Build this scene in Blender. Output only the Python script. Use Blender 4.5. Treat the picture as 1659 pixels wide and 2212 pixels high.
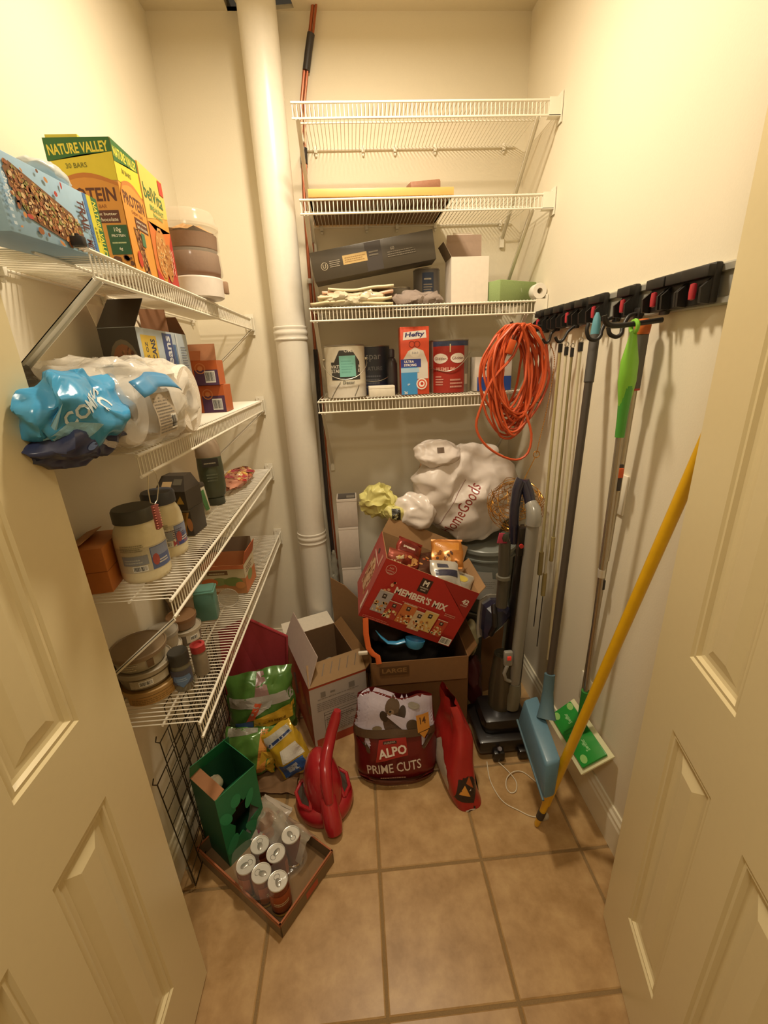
import bpy, bmesh, math, random
from math import sin, cos, pi, radians, atan2, sqrt
from mathutils import Vector, Matrix, noise

# ------------------------------------------------------------------ scene, camera, light
for o in list(bpy.data.objects): bpy.data.objects.remove(o)
S = bpy.context.scene
COL = S.collection
S.view_settings.view_transform = 'Standard'
S.view_settings.look = 'None'
S.view_settings.gamma = 1.0
S.view_settings.use_curve_mapping = False
S.view_settings.exposure = 0.0

YAW, PITCH, ROLL, FPX = .0569, .3384, .0437, 925.8
_f = Vector((sin(YAW)*cos(PITCH), cos(YAW)*cos(PITCH), -sin(PITCH)))
_r = Vector((cos(YAW), -sin(YAW), 0)); _d = _f.cross(_r)
_r2 = _r*cos(ROLL)+_d*sin(ROLL); _d2 = -_r*sin(ROLL)+_d*cos(ROLL)
cd = bpy.data.cameras.new('camera'); cam = bpy.data.objects.new('camera', cd); COL.objects.link(cam)
cam.matrix_world = Matrix(((_r2.x, -_d2.x, -_f.x, 0), (_r2.y, -_d2.y, -_f.y, 0), (_r2.z, -_d2.z, -_f.z, 1.5), (0, 0, 0, 1)))
cd.sensor_fit = 'HORIZONTAL'; cd.sensor_width = 36; cd.lens = FPX/1659*36; cd.clip_start = .01
S.camera = cam

W = bpy.data.worlds.new('world'); S.world = W; W.use_nodes = True
W.node_tree.nodes['Background'].inputs[0].default_value = (1, .78, .5, 1)
W.node_tree.nodes['Background'].inputs[1].default_value = .05

def lamp(name, kind, loc, power, col, size=.1, rot=(0, 0, 0), shape='DISK'):
    l = bpy.data.lights.new(name, kind); l.energy = power; l.color = col
    if kind == 'AREA': l.shape = shape; l.size = size
    else: l.shadow_soft_size = size
    o = bpy.data.objects.new(name, l); COL.objects.link(o); o.location = loc; o.rotation_euler = rot
    return o
WARM = (1, .865, .66)
lamp('closet_lamp_light', 'AREA', (.03, 1.26, 2.62), 20, WARM, .14)
lamp('hall_lamp_light', 'AREA', (-.15, -.35, 2.62), 11, WARM, .3)

# ------------------------------------------------------------------ helpers
def lin(c):
    if isinstance(c, str): c = tuple(int(c[i:i+2], 16)/255 for i in (0, 2, 4))
    return tuple(x/12.92 if x <= .04045 else ((x+.055)/1.055)**2.4 for x in c)
_M = {}
def mat(c, rough=.5, metal=0, bump=0, scale=60, var=.04, trans=0, coat=0, emit=0, clear=None):
    key = (c, rough, metal, bump, scale, var, trans, coat, emit, clear)
    if key in _M: return _M[key]
    m = bpy.data.materials.new('m_%s' % len(_M)); m.use_nodes = True; _M[key] = m
    nt = m.node_tree; N = nt.nodes; L = nt.links; b = N['Principled BSDF']
    col = lin(c)
    b.inputs['Roughness'].default_value = rough; b.inputs['Metallic'].default_value = metal
    b.inputs['Transmission Weight'].default_value = trans; b.inputs['Coat Weight'].default_value = coat
    b.inputs['Coat Roughness'].default_value = .12
    b.inputs['Base Color'].default_value = (*col, 1)
    if var or bump:
        tc = N.new('ShaderNodeTexCoord'); nz = N.new('ShaderNodeTexNoise'); nz.inputs['Scale'].default_value = scale
        nz.inputs['Detail'].default_value = 3
        L.new(tc.outputs['Object'], nz.inputs['Vector'])
        if var:
            mx = N.new('ShaderNodeMix'); mx.data_type = 'RGBA'
            mx.inputs['A'].default_value = (*[max(0, x*(1-var*2)) for x in col], 1)
            mx.inputs['B'].default_value = (*[min(1, x*(1+var*2)) for x in col], 1)
            L.new(nz.outputs['Fac'], mx.inputs['Factor']); L.new(mx.outputs['Result'], b.inputs['Base Color'])
        if bump:
            bp = N.new('ShaderNodeBump'); bp.inputs['Strength'].default_value = bump; bp.inputs['Distance'].default_value = .002
            L.new(nz.outputs['Fac'], bp.inputs['Height']); L.new(bp.outputs['Normal'], b.inputs['Normal'])
    if emit:
        b.inputs['Emission Color'].default_value = (*col, 1); b.inputs['Emission Strength'].default_value = emit
    if clear is not None:                     # thin clear film: part of the light passes straight through
        t = N.new('ShaderNodeBsdfTransparent'); x = N.new('ShaderNodeMixShader'); x.inputs[0].default_value = clear
        L.new(b.outputs[0], x.inputs[1]); L.new(t.outputs[0], x.inputs[2])
        L.new(x.outputs[0], N['Material Output'].inputs['Surface'])
    return m

class MB:
    def __init__(s): s.v = []; s.f = []; s.mi = []; s.mats = []; s.m = 0
    def use(s, m):
        if m not in s.mats: s.mats.append(m)
        s.m = s.mats.index(m); return s
    def add(s, vs, fs, M=None):
        b = len(s.v)
        s.v += [tuple(M @ Vector(p)) if M else tuple(p) for p in vs]
        s.f += [tuple(b+i for i in f) for f in fs]; s.mi += [s.m]*len(fs); return s
    def box(s, c, d, M=None, rz=0):
        x, y, z = [k/2 for k in d]
        if rz: M = (M or Matrix()) @ Matrix.Translation(c) @ Matrix.Rotation(rz, 4, 'Z'); c = (0, 0, 0)
        P = [(c[0]+i*x, c[1]+j*y, c[2]+k*z) for i in (-1, 1) for j in (-1, 1) for k in (-1, 1)]
        return s.add(P, [(0, 1, 3, 2), (4, 6, 7, 5), (0, 4, 5, 1), (2, 3, 7, 6), (0, 2, 6, 4), (1, 5, 7, 3)], M)
    def bx(s, a, b, M=None):
        return s.box([(p+q)/2 for p, q in zip(a, b)], [abs(q-p) for p, q in zip(a, b)], M)
    def slab(s, q, n, t, M=None):           # quad/polygon q pushed along n by t
        n = Vector(n).normalized()*t; k = len(q); q = [Vector(p) for p in q]
        return s.add(q+[p+n for p in q], [tuple(range(k)), tuple(range(2*k-1, k-1, -1))]+[(i, (i+1) % k, (i+1) % k+k, i+k) for i in range(k)], M)
    def tube(s, pts, r, n=8, M=None, cap=True, closed=False, flat=1.0):
        pts = [Vector(p) for p in pts]; k = len(pts); R = r if isinstance(r, (list, tuple)) else [r]*k
        vs = []; up = None
        for i, p in enumerate(pts):
            a = pts[(i-1) % k] if (i or closed) else p; b = pts[(i+1) % k] if (i < k-1 or closed) else p
            t = (b-a).normalized()
            if up is None:
                up = t.cross(Vector((0, 0, 1)))
                if up.length < .1: up = t.cross(Vector((0, 1, 0)))
            up = (up-t*up.dot(t)).normalized(); w = t.cross(up)
            for j in range(n):
                an = 2*pi*j/n; vs.append(p+up*cos(an)*R[i]+w*sin(an)*R[i]*flat)
        fs = [(i*n+j, i*n+(j+1) % n, ((i+1) % k)*n+(j+1) % n, ((i+1) % k)*n+j) for i in range(k if closed else k-1) for j in range(n)]
        if cap and not closed: fs += [tuple(range(n-1, -1, -1)), tuple((k-1)*n+j for j in range(n))]
        return s.add(vs, fs, M)
    def lathe(s, prof, c=(0, 0, 0), n=28, M=None, cap=True, sx=1, sy=1):
        vs = [(c[0]+r*cos(2*pi*j/n)*sx, c[1]+r*sin(2*pi*j/n)*sy, c[2]+z) for r, z in prof for j in range(n)]
        k = len(prof)
        fs = [(i*n+j, i*n+(j+1) % n, (i+1)*n+(j+1) % n, (i+1)*n+j) for i in range(k-1) for j in range(n)]
        if cap: fs += [tuple(range(n-1, -1, -1)), tuple((k-1)*n+j for j in range(n))]
        return s.add(vs, fs, M)
    def grid(s, fn, nu, nv, M=None, wrap=False):
        vs = [fn(i/nu, j/nv) for j in range(nv+1) for i in range(nu+(0 if wrap else 1))]; w = nu+(0 if wrap else 1)
        fs = [(j*w+i, j*w+(i+1) % w, (j+1)*w+(i+1) % w, (j+1)*w+i) for j in range(nv) for i in range(nu)]
        return s.add(vs, fs, M)
    def build(s, name, m=None, parent=None, smooth=True, bevel=0, **k):
        me = bpy.data.meshes.new(name); me.from_pydata(s.v, [], s.f)
        if s.mats:
            for x in s.mats: me.materials.append(x)
            me.polygons.foreach_set('material_index', s.mi)
        elif m: me.materials.append(m)
        bm = bmesh.new(); bm.from_mesh(me); bmesh.ops.recalc_face_normals(bm, faces=bm.faces)
        if bevel: bmesh.ops.bevel(bm, geom=bm.edges[:], offset=bevel, segments=2, affect='EDGES', profile=.5)
        bm.to_mesh(me); bm.free()
        if smooth: me.set_sharp_from_angle(angle=radians(38)) if False else me.shade_smooth(); me.set_sharp_from_angle(angle=radians(38))
        o = bpy.data.objects.new(name, me); COL.objects.link(o)
        if parent: o.parent = parent
        for a, b in k.items(): o[a] = b
        return o

def thing(name, label, cat, loc=(0, 0, 0), rz=0, group=None, rot=None):
    o = bpy.data.objects.new(name, None); COL.objects.link(o); o.empty_display_size = .05
    o.location = loc; o.rotation_euler = rot or (0, 0, rz); o['label'] = label; o['category'] = cat
    if group: o['group'] = group
    return o
def tag(o, label, cat, group=None):
    o['label'] = label; o['category'] = cat
    if group: o['group'] = group
    return o
def struct(o): o['kind'] = 'structure'; return o

_T = {}
def text_mesh(body, bold, italic):
    k = (body, bold, italic)
    if k not in _T:
        c = bpy.data.curves.new('t', 'FONT'); c.body = body; c.size = 1; c.offset = bold; c.shear = italic; c.resolution_u = 2
        ob = bpy.data.objects.new('t', c); me = bpy.data.meshes.new_from_object(ob)
        vs = [(v.co.x, v.co.y) for v in me.vertices]; fs = [tuple(p.vertices) for p in me.polygons]
        x0 = min(v[0] for v in vs); x1 = max(v[0] for v in vs); y0 = min(v[1] for v in vs); y1 = max(v[1] for v in vs)
        _T[k] = ([((x-x0)/(x1-x0)-.5, (y-y0)/(y1-y0)-.5) for x, y in vs], fs, (x1-x0)/(y1-y0))
        bpy.data.objects.remove(ob); bpy.data.curves.remove(c); bpy.data.meshes.remove(me)
    return _T[k]

class Art:                                    # flat print laid on a surface fn(u, v, off) -> point
    def __init__(s, fn, ml=None, rough=.45, step=.00015, base=.0003): s.fn = fn; s.b = MB(); s.ml = ml; s.off = base; s.rough = rough; s.step = step
    def tris(s, pts, fs, col):
        s.b.use(mat(col, s.rough, var=.02)); s.off += s.step; out = []
        def rec(a, b, c, d):
            if s.ml and d < 5:
                L = [((a[0]-b[0])**2+(a[1]-b[1])**2, 0), ((b[0]-c[0])**2+(b[1]-c[1])**2, 1), ((c[0]-a[0])**2+(c[1]-a[1])**2, 2)]
                m, i = max(L)
                if m > s.ml**2:
                    if i == 0: h = ((a[0]+b[0])/2, (a[1]+b[1])/2); rec(a, h, c, d+.5); rec(h, b, c, d+.5)
                    elif i == 1: h = ((b[0]+c[0])/2, (b[1]+c[1])/2); rec(a, b, h, d+.5); rec(a, h, c, d+.5)
                    else: h = ((a[0]+c[0])/2, (a[1]+c[1])/2); rec(a, b, h, d+.5); rec(h, b, c, d+.5)
                    return
            out.append((a, b, c))
        for f in fs:
            for i in range(1, len(f)-1): rec(pts[f[0]], pts[f[i]], pts[f[i+1]], 0)
        vs = [s.fn(p[0], p[1], s.off) for t in out for p in t]
        s.b.add(vs, [(3*i, 3*i+1, 3*i+2) for i in range(len(out))]); return s
    def poly(s, pts, col): return s.tris(pts, [tuple(range(len(pts)))], col)
    def rect(s, u0, v0, u1, v1, col): return s.poly([(u0, v0), (u1, v0), (u1, v1), (u0, v1)], col)
    def ell(s, cx, cy, rx, ry, col, n=16, a=0):
        return s.poly([(cx+rx*cos(t)*cos(a)-ry*sin(t)*sin(a), cy+rx*cos(t)*sin(a)+ry*sin(t)*cos(a)) for t in [2*pi*i/n for i in range(n)]], col)
    def ring(s, cx, cy, r, w, col, n=24):
        p = [(cx+q*cos(2*pi*i/n), cy+q*sin(2*pi*i/n)) for q in (r, r-w) for i in range(n)]
        return s.tris(p, [(i, (i+1) % n, (i+1) % n+n, i+n) for i in range(n)], col)
    def text(s, body, cx, cy, h, col, w=None, a=0, bold=.015, italic=0):
        vs, fs, asp = text_mesh(body, bold, italic); w = w or h*asp; ca, sa = cos(a), sin(a)
        return s.tris([(cx+x*w*ca-y*h*sa, cy+x*w*sa+y*h*ca) for x, y in vs], fs, col)
    def bits(s, u0, v0, u1, v1, n, cols, r, seed=1, fit=None):
        rn = random.Random(seed)
        for c in cols:
            pts = []; fs = []
            for _ in range(n//len(cols)):
                x = rn.uniform(u0, u1); y = rn.uniform(v0, v1)
                if fit and not fit(x, y): continue
                a0 = rn.uniform(0, 6.3); q = r*rn.uniform(.5, 1.2); e = rn.uniform(.4, 1); b = len(pts)
                pts += [(x+q*cos(t)*cos(a0)-e*q*sin(t)*sin(a0), y+q*cos(t)*sin(a0)+e*q*sin(t)*cos(a0)) for t in [2*pi*i/7 for i in range(7)]]
                fs.append(tuple(range(b, b+7)))
            if pts: s.tris(pts, fs, c)
        return s
    def lines(s, u0, v0, u1, v1, n, col, seed=3, fill=.5):      # tiny unreadable print
        rn = random.Random(seed); h = (v1-v0)/n; pts = []; fs = []
        for i in range(n):
            y = v0+i*h; x = u0; e = u1-rn.uniform(0, .3)*(u1-u0)
            while x < e:
                w = rn.uniform(.03, .1)*(u1-u0); x2 = min(x+w, e); b = len(pts)
                pts += [(x, y), (x2, y), (x2, y+h*fill), (x, y+h*fill)]; fs.append((b, b+1, b+2, b+3)); x = x2+.015*(u1-u0)
        return s.tris(pts, fs, col)
    def barcode(s, u0, v0, u1, v1, seed=5, vert=False):
        s.rect(u0, v0, u1, v1, 'f2efe6'); rn = random.Random(seed); L = (v1-v0) if vert else (u1-u0); x = .06*L; pts = []; fs = []
        while x < .92*L:
            w = L*rn.choice((.015, .03, .045)); b = len(pts)
            if vert: pts += [(u0+.1*(u1-u0), v0+x), (u1-.1*(u1-u0), v0+x), (u1-.1*(u1-u0), v0+x+w), (u0+.1*(u1-u0), v0+x+w)]
            else: pts += [(u0+x, v0+.12*(v1-v0)), (u0+x+w, v0+.12*(v1-v0)), (u0+x+w, v1-.12*(v1-v0)), (u0+x, v1-.12*(v1-v0))]
            fs.append((b, b+1, b+2, b+3)); x += w+L*rn.choice((.02, .035))
        return s.tris(pts, fs, '222222')
    def done(s, parent, name='printed_artwork'): return s.b.build(name, parent=parent, smooth=False)

def face(o, U, V, N=None):                     # plane map with origin o and unit axes
    o, U, V = Vector(o), Vector(U).normalized(), Vector(V).normalized(); N = Vector(N).normalized() if N else U.cross(V)
    return lambda u, v, off: o+U*u+V*v+N*off
def cyl(r, c=(0, 0, 0), a0=-pi/2):             # cylinder map: u metres round (0 faces -y), v up
    return lambda u, v, off: Vector((c[0]+(r+off)*cos(a0+u/r), c[1]+(r+off)*sin(a0+u/r), c[2]+v))
def N3(p, s=1, seed=0): return noise.noise_vector(Vector(p)*s+Vector((seed*7.3, seed*3.1, seed)))

# ------------------------------------------------------------------ room shell
XL, XR, YB, ZC = -.645, .742, 2.05, 2.69
PAINT = mat('e6dcc4', .7, bump=.12, scale=220, var=.012)
CEILP = mat('ddd2b6', .8, bump=.1, scale=150, var=.012)
TRIMP = mat('e9e0c6', .35, var=.01)
DOORP = mat('e0d0a4', .33, var=.01)
GROUT = mat('8a6f48', .9, bump=.4, scale=300, var=.1)

def wall(name, a, b, m=PAINT): return struct(MB().bx(a, b).build(name, m, smooth=False))
wall('wall_left', (XL-.1, .81, 0), (XL, YB+.1, ZC)); wall('wall_right', (XR, .81, 0), (XR+.1, YB+.1, ZC)); wall('wall_back', (XL, YB, 0), (XR, YB+.1, ZC))
fw = MB().bx((-1.4, .70, 0), (-.565, .81, ZC)).bx((.742, .70, 0), (1.4, .81, ZC)).bx((-.565, .70, 2.42), (.742, .81, ZC))
struct(fw.build('wall_front', PAINT, smooth=False))
hw = MB().bx((-1.5, -1.3, 0), (-1.4, .81, ZC)).bx((1.4, -1.3, 0), (1.5, .81, ZC)).bx((-1.5, -1.4, 0), (1.5, -1.3, ZC))
struct(hw.build('wall_hall', PAINT, smooth=False))
# ceiling with the ragged hole cut for the pipe
HX, HY = -.20, 1.985
hole = [(HX+.15*cos(a)*(1+.25*sin(3*a+1)), min(HY+.11*sin(a), YB-.002)) for a in [2*pi*i/20 for i in range(20)]]
hole = [(-.29, 1.88), (-.29, 2.02), (-.20, 2.045), (-.125, 2.036), (-.133, 1.99), (-.15, 1.94), (-.18, 1.89), (-.22, 1.86), (-.28, 1.85)]
cb = MB(); cb.bx((-1.5, -1.4, ZC), (1.5, 1.80, ZC+.06)); cb.bx((XL-.1, 1.80, ZC), (-.36, YB+.1, ZC+.06)); cb.bx((-.10, 1.80, ZC), (XR+.1, YB+.1, ZC+.06))
k = len(hole); ce = (-.23, 1.95); outer = []
for x, y in hole:                              # push each rim point out to the square around the hole
    dx, dy = x-ce[0], y-ce[1]; t = min((.13 if dx > 0 else .13)/abs(dx) if dx else 9, (.10 if dy > 0 else .15)/abs(dy) if dy else 9)
    outer.append((ce[0]+dx*t, ce[1]+dy*t))
sq = [(-.36, 1.80), (-.10, 1.80), (-.10, 2.05), (-.36, 2.05)]
for i in range(k):
    a, b = hole[i], hole[(i+1) % k]; c, d = outer[(i+1) % k], outer[i]
    cb.slab([(a[0], a[1], ZC), (b[0], b[1], ZC), (c[0], c[1], ZC), (d[0], d[1], ZC)], (0, 0, 1), .012)
for q in sq:                                   # corners of the square
    i = min(range(k), key=lambda i: (outer[i][0]-q[0])**2+(outer[i][1]-q[1])**2)
    near = sorted(range(k), key=lambda i: (outer[i][0]-q[0])**2+(outer[i][1]-q[1])**2)[:2]
    cb.slab([(q[0], q[1], ZC), (*outer[near[0]], ZC), (*outer[near[1]], ZC)], (0, 0, 1), .012)
struct(cb.build('ceiling', CEILP, smooth=False))
pv = MB().bx((-.40, 1.78, ZC+.06), (-.06, 2.10, ZC+.4)); struct(pv.build('ceiling_void', mat('3a2c1c', .9), smooth=False))

# floor: grout bed and separate tiles
fl = struct(MB().bx((-1.5, -1.4, -.05), (1.5, YB+.1, -.003)).build('floor', GROUT, smooth=False))
def tile_mat(i):
    m = bpy.data.materials.new('tile_glaze_%d' % i); m.use_nodes = True; N = m.node_tree.nodes; L = m.node_tree.links; b = N['Principled BSDF']
    tc = N.new('ShaderNodeTexCoord'); mp = N.new('ShaderNodeMapping'); mp.inputs['Location'].default_value = (i*3.7, i*1.9, 0)
    n1 = N.new('ShaderNodeTexNoise'); n1.inputs['Scale'].default_value = 13; n1.inputs['Detail'].default_value = 7; n1.inputs['Roughness'].default_value = .62; n1.inputs['Distortion'].default_value = .15
    cr = N.new('ShaderNodeValToRGB'); e = cr.color_ramp.elements
    e[0].position = .32; e[0].color = (*lin('9c7848'), 1); e[1].position = .68; e[1].color = (*lin('bd9a68'), 1)
    x = e.new(.5); x.color = (*lin('ae8a5a' if i % 2 else 'ac895c'), 1)
    L.new(tc.outputs['Object'], mp.inputs['Vector']); L.new(mp.outputs[0], n1.inputs['Vector']); L.new(n1.outputs['Fac'], cr.inputs[0]); L.new(cr.outputs[0], b.inputs['Base Color'])
    bp = N.new('ShaderNodeBump'); bp.inputs['Strength'].default_value = .15; bp.inputs['Distance'].default_value = .002
    L.new(n1.outputs['Fac'], bp.inputs['Height']); L.new(bp.outputs[0], b.inputs['Normal']); b.inputs['Roughness'].default_value = .38
    return m
TM = [tile_mat(i) for i in range(4)]
P0, GX, GY = .3236, -.012, .895
def add_tile(x0, x1, y0, y1, i):
    g = .0042; a, b, c, d = x0+g, x1-g, y0+g, y1-g; e = .003
    if b-a < .01 or d-c < .01: return
    m = MB(); m.add([(a, c, -.004), (b, c, -.004), (b, d, -.004), (a, d, -.004), (a, c, -.0025), (b, c, -.0025), (b, d, -.0025), (a, d, -.0025),
                     (a+e, c+e, 0), (b-e, c+e, 0), (b-e, d-e, 0), (a+e, d-e, 0)],
                    [(3, 2, 1, 0), (0, 1, 5, 4), (1, 2, 6, 5), (2, 3, 7, 6), (3, 0, 4, 7), (4, 5, 9, 8), (5, 6, 10, 9), (6, 7, 11, 10), (7, 4, 8, 11), (8, 9, 10, 11)])
    m.build('tile', TM[i % 4], fl, smooth=False)
n = 0
for i in range(-5, 5):
    for j in range(-7, 4):
        x0, x1, y0, y1 = GX+i*P0, GX+(i+1)*P0, GY+j*P0, GY+(j+1)*P0; n += 1
        lo, hi = (-1.4, 1.4) if j < 0 else (XL, XR)
        x0, x1, y1, y0 = max(x0, lo), min(x1, hi), min(y1, YB), max(y0, -1.3)
        if x1 > x0 and y1 > y0: add_tile(x0, x1, y0, y1, n*7 % 11)

def baseboard(name, a, b, nrm, h=.14):         # a, b floor points; nrm points into the room
    a, b, nn = Vector(a), Vector(b), Vector(nrm); prof = [(0, 0), (.016, 0), (.016, h*.72), (.013, h*.78), (.013, h*.86), (.008, h*.92), (.006, h), (0, h)]
    vs = [p+nn*d+Vector((0, 0, z)) for p in (a, b) for d, z in prof]; k = len(prof)
    struct(MB().add(vs, [(i, (i+1) % k, (i+1) % k+k, i+k) for i in range(k)]+[tuple(range(k)), tuple(range(2*k-1, k-1, -1))]).build(name, TRIMP, smooth=False))
baseboard('baseboard_right', (XR, .81, 0), (XR, YB-.017, 0), (-1, 0, 0)); baseboard('baseboard_back', (XL, YB, 0), (XR, YB, 0), (0, -1, 0)); baseboard('baseboard_left', (XL, .81, 0), (XL, YB-.017, 0), (1, 0, 0))

# panelled doors: local x runs from the hinge edge along the leaf, z up, faces +y and -y
def door(name, loc, rz, flip):
    Wd, Hd, T = .60, 2.06, .035; st = .115; cg = .085; pw = (Wd-2*st-cg)/2
    xs = [(st, st+pw), (st+pw+cg, Wd-st)]; zs = [(.215, .80), (.97, 1.62), (1.75, 1.93)]
    b = MB()
    def side(y, s):
        gx = [0, xs[0][0], xs[0][1], xs[1][0], xs[1][1], Wd]; gz = [.008, zs[0][0], zs[0][1], zs[1][0], zs[1][1], zs[2][0], zs[2][1], Hd]
        for i in range(5):
            for j in range(7):
                x0, x1, z0, z1 = gx[i], gx[i+1], gz[j], gz[j+1]
                if i % 2 and j % 2:
                    R = [(0, 0), (.004, .004), (.011, .003), (.015, .009), (.021, .011), (.030, .011), (.052, .003), (.054, .003)]
                    vs = []
                    for d, dep in R:
                        yy = y-s*dep; vs += [(x0+d, yy, z0+d), (x1-d, yy, z0+d), (x1-d, yy, z1-d), (x0+d, yy, z1-d)]
                    fs = [(4*r+c, 4*r+(c+1) % 4, 4*r+4+(c+1) % 4, 4*r+4+c) for r in range(len(R)-1) for c in range(4)]+[tuple(4*(len(R)-1)+c for c in range(4))]
                    b.add(vs, fs)
                else: b.add([(x0, y, z0), (x1, y, z0), (x1, y, z1), (x0, y, z1)], [(0, 1, 2, 3)])
    side(T/2, 1); side(-T/2, -1)
    e = [(0, -T/2), (Wd, -T/2), (Wd, T/2), (0, T/2)]
    b.add([(x, y, z) for z in (.008, Hd) for x, y in e], [(1, 2, 6, 5), (3, 0, 4, 7), (3, 2, 1, 0), (4, 5, 6, 7)])
    o = struct(b.build(name, DOORP, smooth=False)); o.location = loc; o.rotation_euler = (0, 0, rz)
    hb = MB()
    for z in (.25, 1.03, 1.82): hb.tube([(-.006, flip*T/2, z-.045), (-.006, flip*T/2, z+.045)], .005, 8)
    hb.build('hinge', mat('9a8f78', .35, .8), o)
    return o
door('door_1', (-.478-.0175, .695, 0), -pi/2, -1)
door('door_2', (.608+.017, .715, 0), -pi/2-radians(14.4), 1)

# ------------------------------------------------------------------ wire shelves
VINYL = mat('efe8d6', .35, var=.01)
def shelf(name, label, loc, rz, L, D, group, braces=(), bracket=True, pitch=.01365, clips=(.06, .28, .43, .62, .95), lip=.043, drop=.28):
    t = thing(name, label, 'shelf', loc, rz, group)
    d = MB(); n = int(L/pitch)
    for i in range(n+1):
        x = i*L/n; d.tube([(x, -.004, 0), (x, -D+.004, .0), (x, -D, -.004), (x, -D, -lip)], .00145, 5)
    d.build('deck_wires', VINYL, t, kind='stuff')
    MB().tube([(-.004, -D-.001, -.0045), (L+.004, -D-.001, -.0045)], .0036, 8).build('front_rail', VINYL, t)
    MB().tube([(-.004, -D-.001, -lip-.002), (L+.004, -D-.001, -lip-.002)], .0034, 8).build('lower_rail', VINYL, t)
    MB().tube([(0, -D*.62, -.0045), (L, -D*.62, -.0045)], .003, 8).build('cross_rail', VINYL, t)
    MB().tube([(0, -.007, -.0045), (L, -.007, -.0045)], .0032, 8).build('back_rail', VINYL, t)
    for c in clips:
        x = c*L; MB().bx((x-.006, -.014, -.016), (x+.006, -.0005, .006)).tube([(x, -.001, -.022), (x, -.008, -.022)], .005, 8).build('wall_clip', VINYL, t, bevel=.0015)
    if bracket:
        b = MB(); b.bx((L+.001, -D-.006, -lip-.004), (L+.044, -D-.002, .002)); b.bx((L+.040, -D-.008, -lip-.022), (L+.044, -D+.028, .018)); b.bx((L+.001, -D-.006, -lip-.006), (L+.044, -D+.02, -lip-.002))
        b.tube([(L+.0445, -D+.016, .010), (L+.038, -D+.016, .010)], .003, 8)
        b.build('end_bracket', VINYL, t, smooth=False)
    for x, w in braces:
        b = MB(); p, q = Vector((x, -D-.001, -lip-.003)), Vector((x, -.004, -lip-drop)); dr = (q-p).normalized(); nn = dr.cross(Vector((1, 0, 0))).normalized()
        b.slab([p+Vector((-w/2, 0, 0)), p+Vector((w/2, 0, 0)), q+Vector((w/2, 0, 0)), q+Vector((-w/2, 0, 0))], nn, .0016)
        b.slab([p+Vector((-w/2, 0, 0)), p+Vector((-w/2+.0016, 0, 0)), q+Vector((-w/2+.0016, 0, 0)), q+Vector((-w/2, 0, 0))], nn, .006)
        b.slab([p+Vector((w/2, 0, 0)), p+Vector((w/2-.0016, 0, 0)), q+Vector((w/2-.0016, 0, 0)), q+Vector((w/2, 0, 0))], nn, .006)
        b.bx((x-w*.6, -.012, -lip-drop-.03), (x+w*.6, -.0005, -lip-drop+.01))
        b.build('support_brace', VINYL, t, smooth=False)
    return t
GB, GL = 'wire shelves across the back wall', 'wire shelves along the left wall'
BL = ['empty white wire shelf, topmost on the back wall', 'white wire shelf on the back wall holding a wooden tray',
      'white wire shelf on the back wall under the tilted black carton and open white box', 'lowest white wire shelf on the back wall, carrying paint cans']
for z, lb in zip((2.285, 2.025, 1.692, 1.364), BL):
    shelf('wire_shelf', lb, (-.137, YB-.002, z), 0, .833, .328, GB, braces=((.015, .014), (.80, .014)))
LL = ['white wire shelf on the left wall, topmost, holding cereal bar boxes', 'second white wire shelf down the left wall, under the plastic wrapped paper towels',
      'third white wire shelf down the left wall, holding mayonnaise jars', 'lowest white wire shelf on the left wall, holding plastic tubs']
for z, lb, br in zip((1.694, 1.355, 1.044, .709), LL, (((.002, .026), (1.17, .016)), ((1.17, .016),), ((.002, .02), (1.17, .016)), ((1.17, .016),))):
    shelf('wire_shelf', lb, (XL+.002, .83, z), pi/2, 1.17, .228, GL, braces=br, clips=(.1, .4, .7, .97), drop=.19)

# ------------------------------------------------------------------ generic builders for goods
def carton(b, w, d, h, c=(0, 0, 0), t=.0015, base=True, inside=None):      # open topped box: thin walls, local, bottom centre c
    x, y, z = c
    if base: b.bx((x-w/2, y-d/2, z), (x+w/2, y+d/2, z+t))
    for a in ((x-w/2, y-d/2, x-w/2+t, y+d/2), (x+w/2-t, y-d/2, x+w/2, y+d/2), (x-w/2+t, y-d/2, x+w/2-t, y-d/2+t), (x-w/2+t, y+d/2-t, x+w/2-t, y+d/2)):
        b.bx((a[0], a[1], z+t), (a[2], a[3], z+h))
    return b
def flap(p, q, up, t=.0015):                   # panel hinged on edge p-q, reaching along vector up
    p, q, up = Vector(p), Vector(q), Vector(up); n = (q-p).cross(up)
    return MB().slab([p, q, q+up-(q-p)*.02, p+up+(q-p)*.02], n, t)
def crumple(o, amp, sc=20, seed=0, keep=None):
    me = o.data
    for v in me.vertices:
        k = keep(v.co) if keep else 1
        v.co = v.co+N3(v.co, sc, seed)*amp*k+N3(v.co, sc*2.7, seed+5)*amp*.4*k
    me.update(); return o
def blob(name, m, parent, c, r, amp=.02, sc=14, seed=0, nu=40, nv=24, floor=None, shape=None, ridge=0):
    cx, cy, cz = c; rx, ry, rz = r
    def fn(u, v):
        a = 2*pi*u; e = pi*(v-.5); p = Vector((cos(a)*cos(e), sin(a)*cos(e), sin(e)))
        if shape: p = shape(p)
        q = Vector((p.x*rx, p.y*ry, p.z*rz)); w = N3(q, sc, seed)*amp+N3(q, sc*2.4, seed+3)*amp*.45
        if ridge: q = q*(1-ridge*(abs(noise.noise(q*sc*1.3+Vector((seed, 0, 3))))+.5*abs(noise.noise(q*sc*3+Vector((seed, 5, 1))))-.25))
        q = q+w+Vector((cx, cy, cz))
        if floor is not None and q.z < floor: q.z = floor+.0005*(1+sin(a*3))
        return q
    return MB().grid(fn, nu, nv, wrap=True).build(name, m, parent)
def can_lid(r): return [(r, 0), (r, .004), (r-.003, .006), (r-.004, .002), (0.001, .002)]

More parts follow.
